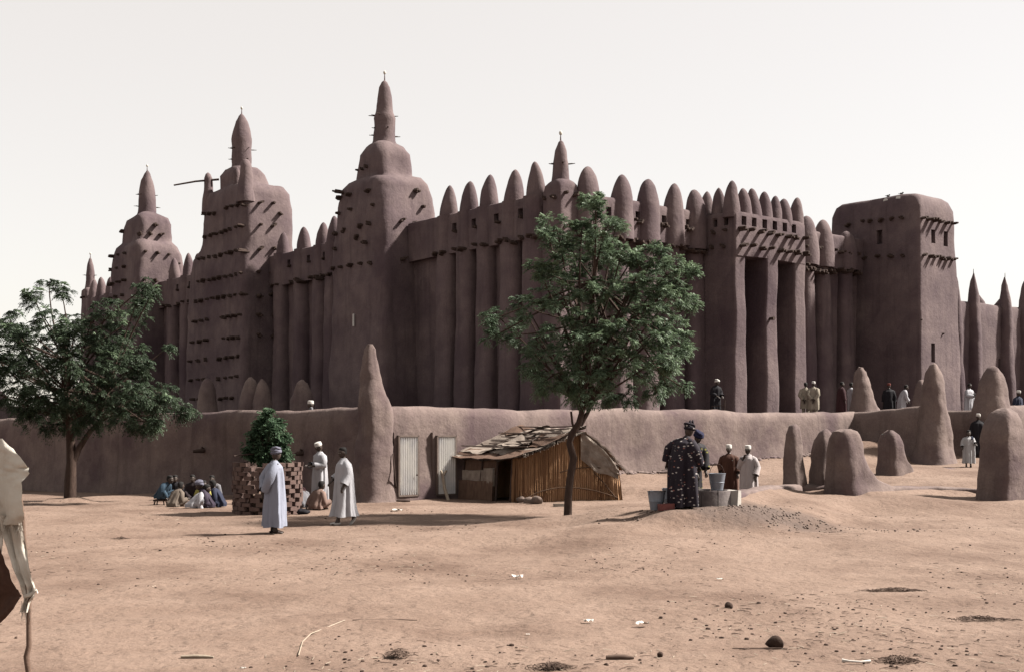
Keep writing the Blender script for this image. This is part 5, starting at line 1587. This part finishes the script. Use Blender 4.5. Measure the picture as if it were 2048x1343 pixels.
person('person in purple robe and pale wrap seated beside the brick ring', seat(420, 1014), R_(200), 1.46, 'purple', 'grey_turban', 'sit', arms=SITA, lean=0.47, seed=35, group=GRP)
person('person in dark blue trousers seated against the brick ring', seat(441, 1013), R_(180), 1.44, 'navy', 'hair', 'sit', arms=SITA, lean=0.37, seed=36, group=GRP)
person('person in grey shirt seated deepest in the shade behind the purple robe', seat(430, 1000), R_(-100), 1.50, 'grey', 'hair', 'sit', arms=SITA, lean=.35, seed=37, group=GRP)
person('person in black squatting against the wall behind the white shirt', seat(389, 998), R_(-90), 1.51, 'dark', 'hair', 'sit', arms=SITA, lean=.35, seed=38, wide=1.2, group=GRP)
person('slim person in black against the wall behind the tan shirt', seat(352, 997), R_(-80), 1.50, 'black', 'hair', 'sit', arms=SITA, lean=.35, seed=39, group=GRP)
person('seated person in salmon shirt with back turned, right of the brick ring', seat(632, 1018), R_(50), 1.44, 'pinkish', 'hair', 'sit', arms=(((-.1, .26, .15), (-.12, .28, -.05)), ((.08, -.25, .18), (.3, -.18, .05))), lean=0.32, seed=40, group=GRP)
person('person in grey striped robe crouching between brick ring and salmon shirt', seat(608, 1014), R_(120), 1.39, 'grey', 'hair', 'sit', arms=SITA, lean=0.62, seed=41, group=GRP)
person('person in reddish wrap crouching against the right side of the brick ring', seat(596, 1006), R_(100), 1.44, 'maroon', 'hair', 'sit', arms=SITA, lean=0.52, seed=42, group=GRP)
g = G(606, 1027)
M().ellipsoid((0, 0, .06), (.19, .11, .07), 14, 8).rough(.05, 8, 3).build('cloth_bundle', 'black', None, loc=(g.x, g.y, g.z), label='dark bundle on the sand right of the brick ring', cat='bundle')

# ------------------------------------------------------------------ birds on the blunt tower
for x, y, lb in ((1776, 381, 'bird with lowered head perched on the blunt tower roof'), (1803, 376, 'bird standing upright on the blunt tower roof')):
    v = vU(x, SU0 + .9)
    wx, wy = W(SU0 + .9, v)
    zt = 14.56
    b = thing('bird', lb, 'bird', (wx, wy, zt), .5)
    M().ellipsoid((0, 0, .14), (.12, .05, .06), 12, 8).build('body', 'hair', b)
    M().ellipsoid((.10, 0, .21), (.045, .035, .04), 10, 6).tube([(.13, 0, .21), (.19, 0, .2)], [.018, .004], 6).build('head', 'hair', b)
    M().box((-.15, 0, .13), (.14, .05, .015)).build('tail', 'hair', b, False)
    for s in (-.03, .03): M().tube([(0, s, .1), (0, s, -.05)], .01, 5).build('leg', 'hair', b)

# ------------------------------------------------------------------ foreground post with ragged cloth
MAT['rag'] = material('ragged_cotton', (.62, .57, .50), (.74, .69, .61), 5.0, bump=.5, bscale=25, bdist=.01, c3=(.46, .39, .32), s3=3.0)
MAT['hide'] = material('brown_sacking', (.060, .030, .022), (.10, .052, .036), 9.0, bump=.7, bscale=30, bdist=.01)
MAT['pole'] = material('rough_pole', (.12, .075, .055), (.19, .125, .095), 14.0, bump=.6, bscale=30, bdist=.01)
YP = 8.2
def fp(x, y, d=0.0): return at(x, y, YP + d)
pb = fp(57, 1343); pb = Vector((pb.x, YP, gz(pb.x, YP)))
stall = thing('awning_post', 'crooked thin wooden post holding up a ragged cloth awning', 'post', pb)
def rel(p): return Vector(p) - pb
M().tube([rel(Vector((pb.x + .01, YP, -.2))), rel(fp(55, 1420)), rel(fp(57, 1343)), rel(fp(53, 1312)), rel(fp(58, 1290)), rel(fp(57, 1240)), rel(fp(58, 1200)), rel(fp(52, 1130, .02)), rel(fp(44, 1020, .03)), rel(fp(30, 930, .04)), rel(fp(8, 885, .05))], [.024, .021, .0185, .021, .0175, .0165, .0165, .016, .015, .014, .012], 10).rough(.004, 20).build('post', 'pole', stall)
M().tube([rel(fp(52, 1195)), rel(fp(66, 1196))], [.012, .008], 6).build('peg', 'pole', stall)
M().tube([rel(fp(2, 884, .05)), rel(fp(-150, 870, .6)), rel(fp(-330, 865, 1.2))], [.016, .018, .016], 8).build('crossbar', 'pole', stall)
q2 = fp(-330, 865, 1.2)
M().tube([rel(Vector((q2.x, q2.y, -.2))), rel(q2 + Vector((0, 0, .08)))], [.024, .018], 8).build('post', 'pole', stall)
cl_ = thing('ragged_cloth', 'torn off-white cloth hanging from the thin post', 'cloth', fp(20, 1200))
c0 = fp(20, 1200)
def drape(rows, mat, name, nzs, seed, parent, origin, th=.006, nu=26, nv=30):
    """rows: (left px, left py, right px, right py, depth left, depth right)"""
    m = M()
    for b in (0, 1):
        rr = []
        for j in range(nv + 1):
            t = j / nv * (len(rows) - 1)
            i0 = min(int(t), len(rows) - 2); f = t - i0
            r = [a + (c - a) * f for a, c in zip(rows[i0], rows[i0 + 1])]
            row = []
            for i in range(nu + 1):
                s = i / nu
                p = fp(r[0] + (r[2] - r[0]) * s, r[1] + (r[3] - r[1]) * s, r[4] + (r[5] - r[4]) * s)
                fo = nzs * (sin(s * 17 + seed + .6 * sin(j * .25)) * .5 + noise.noise(Vector((s * 5, j * .12, seed))) * 1.1 + .45 * noise.noise(Vector((s * 13 + j * .15, j * .45, seed + 3))))
                e = .006 * noise.noise(Vector((i * 1.9, j * 1.9, seed))) if (i in (0, nu) or j in (0, nv)) else 0
                row.append(tuple(p - origin + Vector((e, fo + th * b, e * 1.5 + .004 * noise.noise(Vector((s * 9, j * .4, seed + 5)))))))
            rr.append(row)
        m.loft(rr, closed=False)
    return m.build(name, mat, parent, angle=80)
drape([(-190, 872, 6, 877, .30, .02), (-185, 900, 36, 905, .26, -.02), (-180, 930, 53, 930, .22, -.05), (-176, 945, 59, 945, .2, -.05), (-172, 962, 46, 963, .2, -.03), (-168, 1000, 48, 1003, .2, -.02), (-165, 1025, 50, 1030, .2, -.02), (-160, 1046, 38, 1048, .2, -.02)], 'rag', 'upper_fold', .05, 1.0, cl_, c0)
drape([(-4, 1030, 42, 1028, .03, .0), (4, 1060, 44, 1060, .03, 0), (14, 1100, 52, 1100, .02, -.01), (26, 1140, 60, 1140, .01, -.03), (38, 1170, 70, 1172, 0, -.04), (44, 1188, 70, 1190, 0, -.03), (48, 1200, 62, 1200, 0, -.01), (40, 1222, 56, 1224, 0, -.02)], 'rag', 'hanging_strip', .03, 2.0, cl_, c0, nu=16)
drape([(-120, 1040, 8, 1044, .12, .03), (-120, 1080, 6, 1085, .12, .03), (-118, 1110, 2, 1110, .12, .04)], 'rag', 'lower_fold', .02, 5.0, cl_, c0, nu=14, nv=12)
M().tube([fp(50, 1192, -.02) - c0, fp(62, 1188, -.03) - c0, fp(74, 1178, -.03) - c0, fp(76, 1185, -.03) - c0], [.012, .018, .008, .003], 7).rough(.006, 40).build('knot', 'rag', cl_)
sk = thing('sacking', 'dark brown sacking stretched from the thin post beside the ragged cloth', 'sack', fp(0, 1200, .1))
c1 = fp(0, 1200, .1)
drape([(-150, 1060, 0, 1085, .25, .06), (-150, 1100, 12, 1125, .25, .05), (-150, 1150, 28, 1168, .25, .03), (-150, 1190, 46, 1190, .25, .02), (-150, 1240, 30, 1215, .25, .03), (-150, 1290, 2, 1244, .25, .05)], 'hide', 'sheet', .04, 7.0, sk, c1, nu=20)

# frayed threads along the torn edges of the cloth
fq = random.Random(9)
th_ = M()
for k in range(150):
    x = fq.uniform(-40, 44); p = fp(x, 1046 + fq.uniform(-4, 3), .02 - .01 * (x > 20)) - c0
    q = p + Vector((fq.uniform(-.02, .02), fq.uniform(-.02, .02), -fq.uniform(.02, .09)))
    th_.tube([p, (p + q) / 2 + Vector((fq.uniform(-.008, .008), 0, 0)), q], .0012, 3, cap=False)
for k in range(60):
    y = fq.uniform(1200, 1224); p = fp(fq.uniform(42, 58), y, -.01) - c0
    th_.tube([p, p + Vector((fq.uniform(-.015, .015), 0, -fq.uniform(.02, .08)))], .0012, 3, cap=False)
o = th_.build('frayed_threads', 'rag', cl_); o['kind'] = 'stuff'

# ------------------------------------------------------------------ litter on the square
MAT['twig'] = material('dry_twig', (.085, .055, .044), (.17, .118, .092), 12, bump=0)
MAT['straw_bit'] = material('straw_bits', (.42, .34, .26), (.55, .47, .38), 12, bump=0)
MAT['dung'] = material('dark_dung', (.040, .024, .018), (.065, .040, .030), 12, bump=.6, bscale=40)
MAT['paper'] = material('paper_scrap', (.66, .62, .57), (.58, .54, .50), 6, bump=.2)
nr = random.Random(77)
def scatter(n, fn, y0=9.5, y1=33, xw=.47):
    m = M()
    k = 0
    while k < n:
        Y = y0 * (y1 / y0) ** nr.random()
        X = nr.uniform(-xw, xw) * Y
        if Y > 29 and (abs(X - PCX) < 1.5 or X > -2): continue
        c = noise.noise(Vector((X * .35, Y * .35, 1.5)))
        if c < nr.uniform(-.2, .5): continue
        fn(m, X, Y); k += 1
    gx = np.array([v[0] for v in m.v]); gy = np.array([v[1] for v in m.v])
    gg = ground_np(gx, gy)
    out = []
    for v, z in zip(m.v, gg):
        p = Vector((v[0], v[1], 0))
        hgt = float(z)
        if 5 < v[1] < 55:
            hgt += noise.fractal(p * 0.9, 1.0, 2.0, 4) * 0.030 + .013 * noise.noise(p * 5.5) + .020 * max(0.0, noise.noise(p * 3.1 + Vector((9, 4, 2))) - .25)
        out.append((v[0], v[1], hgt + v[2]))
    m.v = out
    return m
def f_twig(m, X, Y):
    a = nr.gauss(0, 1.0); L = nr.uniform(.02, .12) * (2.2 if nr.random() < .08 else 1); r = nr.uniform(.002, .005)
    b = a + nr.uniform(-1.1, 1.1)
    m.tube([(X, Y, .008), (X + cos(a) * L * .5, Y + sin(a) * L * .5, .012), (X + cos(a) * L * .5 + cos(b) * L * .5, Y + sin(a) * L * .5 + sin(b) * L * .5, .008)], [r, r, r * .6], 4)
def f_clod(m, X, Y):
    s = nr.uniform(.006, .018) * (1.6 if nr.random() < .08 else 1)
    e = M().ellipsoid((X, Y, s * .3), (s * nr.uniform(.8, 1.6), s, s * .7), 6, 4).rough(s * .3, 30, nr.random())
    m.add(e.v, e.f)
def f_straw(m, X, Y):
    a = nr.uniform(0, pi); L = nr.uniform(.03, .12)
    m.tube([(X, Y, .008), (X + cos(a) * L, Y + sin(a) * L, .012)], [.0035, .003], 3)
scatter(1100, f_twig).build('twig_litter', 'twig', None, kind='stuff', label='dry twigs and straw trampled into the sand', cat='litter')
scatter(700, f_clod).build('clod_litter', 'dung', None, kind='stuff', label='dark clods and droppings scattered over the sand', cat='litter')
scatter(420, f_straw).build('straw_litter', 'straw_bit', None, kind='stuff', label='pale straw bits scattered over the sand', cat='litter')
def f_peb(m, X, Y):
    s = nr.uniform(.008, .03)
    e = M().ellipsoid((X, Y, s * .3), (s * nr.uniform(.8, 1.4), s, s * .8), 6, 4).rough(s * .25, 30, nr.random())
    m.add(e.v, e.f)
# rubble around the well mound
m = M()
for k in range(330):
    X = wgp.x + nr.gauss(.9, 1.5); Y = wgp.y + nr.gauss(-.25, .45)
    if (X - WX) ** 2 + (Y - WY) ** 2 < (WR + .05) ** 2: continue
    f_peb(m, X, Y)
m.v = [(v[0], v[1], v[2] + z) for v, z in zip(m.v, ground_np(np.array([q[0] for q in m.v]), np.array([q[1] for q in m.v])))]
m.build('rubble', 'stone', None, kind='stuff', label='grey pebbles and chips around the well', cat='rubble')
# rubble fallen at the foot of the sunlit wall
m = M()
for k in range(240):
    t = nr.uniform(9, 23.5); p = WC + dR * t + Vector((SU, -CU)) * abs(nr.gauss(.55, .25))
    s = nr.uniform(.03, .14)
    e = M().ellipsoid((p.x, p.y, s * .2), (s * nr.uniform(.8, 1.6), s, s * .7), 8, 5).rough(s * .35, 8, nr.random())
    m.add(e.v, e.f)
m.v = [(v[0], v[1], v[2] + z) for v, z in zip(m.v, ground_np(np.array([q[0] for q in m.v]), np.array([q[1] for q in m.v])))]
m.build('wall_rubble', 'mud_wall', None, kind='stuff', label='lumps of fallen mud along the foot of the sunlit wall', cat='rubble')
# single pieces one can point at
rock(1549, 1293, 36, 19, 61, 'large dark clod with a stalk lying on the open sand', 'dung', 'clod', 'clod')
rock(1457, 1215, 18, 11, 62, 'small dark clod on the open sand beyond the large one', 'dung', 'clod', 'clod')
rock(1320, 1312, 14, 9, 63, 'dark squarish chip between the log and the large clod', 'dung', 'clod', 'clod')
rock(1213, 1333, 10, 8, 64, 'dark round pellet beside the stubby log', 'dung', 'clod', 'clod')
def twig_heap(x, y, w, n, seed, label):
    g = G(x, y); q = random.Random(seed); Wd = w / F * g.y
    m = M()
    for i in range(n * 5):
        X = q.gauss(0, .24) * Wd; Y = q.gauss(0, .05)
        a = q.uniform(-pi, pi); L = q.uniform(.04, .16); r = q.uniform(.002, .006); zc = .035 * exp(-(X / (.3 * Wd)) ** 2) * q.random()
        m.tube([(X - cos(a) * L / 2, Y - sin(a) * L / 2, .004 + zc * .6), (X + q.uniform(-.01, .01), Y + q.uniform(-.02, .02), .012 + zc), (X + cos(a) * L / 2, Y + sin(a) * L / 2, .004 + zc * q.random())], [r, r, r * .5], 4)
    m.build('twig_heap', 'twig', None, loc=(g.x, g.y, g.z + .01), label=label, cat='twigs')
twig_heap(1790, 1182, 105, 60, 1, 'long low heap of dark twigs on the right of the square')
twig_heap(1965, 1240, 110, 26, 2, 'thin scatter of twigs beyond the long twig heap')
twig_heap(796, 1311, 46, 34, 3, 'small dark tuft of twigs below the standing man')
twig_heap(1105, 1336, 70, 34, 4, 'reddish tangle of twigs at the near edge of the sand')
twig_heap(240, 1078, 26, 16, 5, 'short dark twig bundle near the ragged cloth')
twig_heap(1800, 1325, 80, 30, 6, 'tangled dry twigs beside a white bone')
def lying_log(x, y, w, r, mat, label, bend=0.0, name='log'):
    g = G(x, y); L = w / F * g.y
    M().tube([(-L / 2, 0, r * .8), (-L * .1, bend, r), (L * .25, bend * .8, r), (L / 2, -bend * .5, r * .7)], [r * .8, r, r, r * .5], 8).rough(r * .3, 9).build(name, mat, None, loc=(g.x, g.y, g.z), label=label, cat='log' if name == 'log' else 'stick')
lying_log(1240, 1318, 56, .026, 'twig', 'stubby dark log lying on the near sand')
lying_log(395, 1317, 66, .018, 'pale_wood', 'pale split stick ending in a dark tuft', .01, 'stick')
lying_log(770, 1240, 130, .007, 'twig', 'long thin dark stick lying flat on the sand', .02, 'stick')
lying_log(1520, 1297, 110, .006, 'twig', 'thin straight stalk beside the large clod', .0, 'stick')
g = G(640, 1262)
M().tube([tuple(G(x, y) + Vector((0, 0, .01))) for x, y in ((597, 1312), (605, 1285), (622, 1268), (650, 1258), (675, 1247), (690, 1242))], .0065, 6).build('vine', 'pale_wood', None, label='pale curved vine lying on the sand', cat='vine')
def scrap(x, y, w, label, seed):
    g = G(x, y); q = random.Random(seed); s = w / F * g.y
    m = M()
    n = 7
    rr = [[((i / n - .5) * s + q.uniform(-.1, .1) * s, (j / 4 - .5) * s * .55 + q.uniform(-.08, .08) * s, .012 + q.random() * s * .28) for i in range(n + 1)] for j in range(5)]
    m.loft(rr, closed=False)
    m.build('paper_scrap', 'paper', None, loc=(g.x, g.y, g.z), label=label, cat='scrap', group='pale scraps on the sand')
for k, (x, y, w, lb) in enumerate([(795, 1022, 24, 'pale scrap lying before the metal doors'), (1035, 1155, 26, 'crumpled pale scrap on the sand in line with the tree trunk'), (1178, 1245, 26, 'flat pale scrap left of another on the open sand'), (1284, 1250, 30, 'longest pale scrap on the open sand'), (1056, 1270, 9, 'small upright pale scrap on the near sand'), (486, 1339, 14, 'pale scrap at the very edge of the sand beside the vine'), (1440, 1160, 16, 'small pale scrap beyond the clods')]):
    scrap(x, y, w * .8, lb, k)
g = G(1715, 1326)
M().tube([(-.14, .03, .02), (-.08, 0, .024), (.03, -.015, .02), (.13, .02, .015)], [.02, .010, .010, .016], 8).rough(.008, 14).build('bone', 'paper', None, loc=(g.x, g.y, g.z), label='white dry bone lying beside tangled twigs', cat='bone')
# earth heap at the foot of the left tree
g = b2
M().loft([[(r * 1.3 * cos(2 * pi * j / 24), r * sin(2 * pi * j / 24), z) for j in range(24)] for r, z in ((.75, -.03), (.5, .07), (.25, .12), (.05, .13))]).rough(.08, 3, 2).build('earth_heap', 'sand', None, loc=(g.x, g.y, g.z), label='low heap of earth around the foot of the left tree', cat='heap')
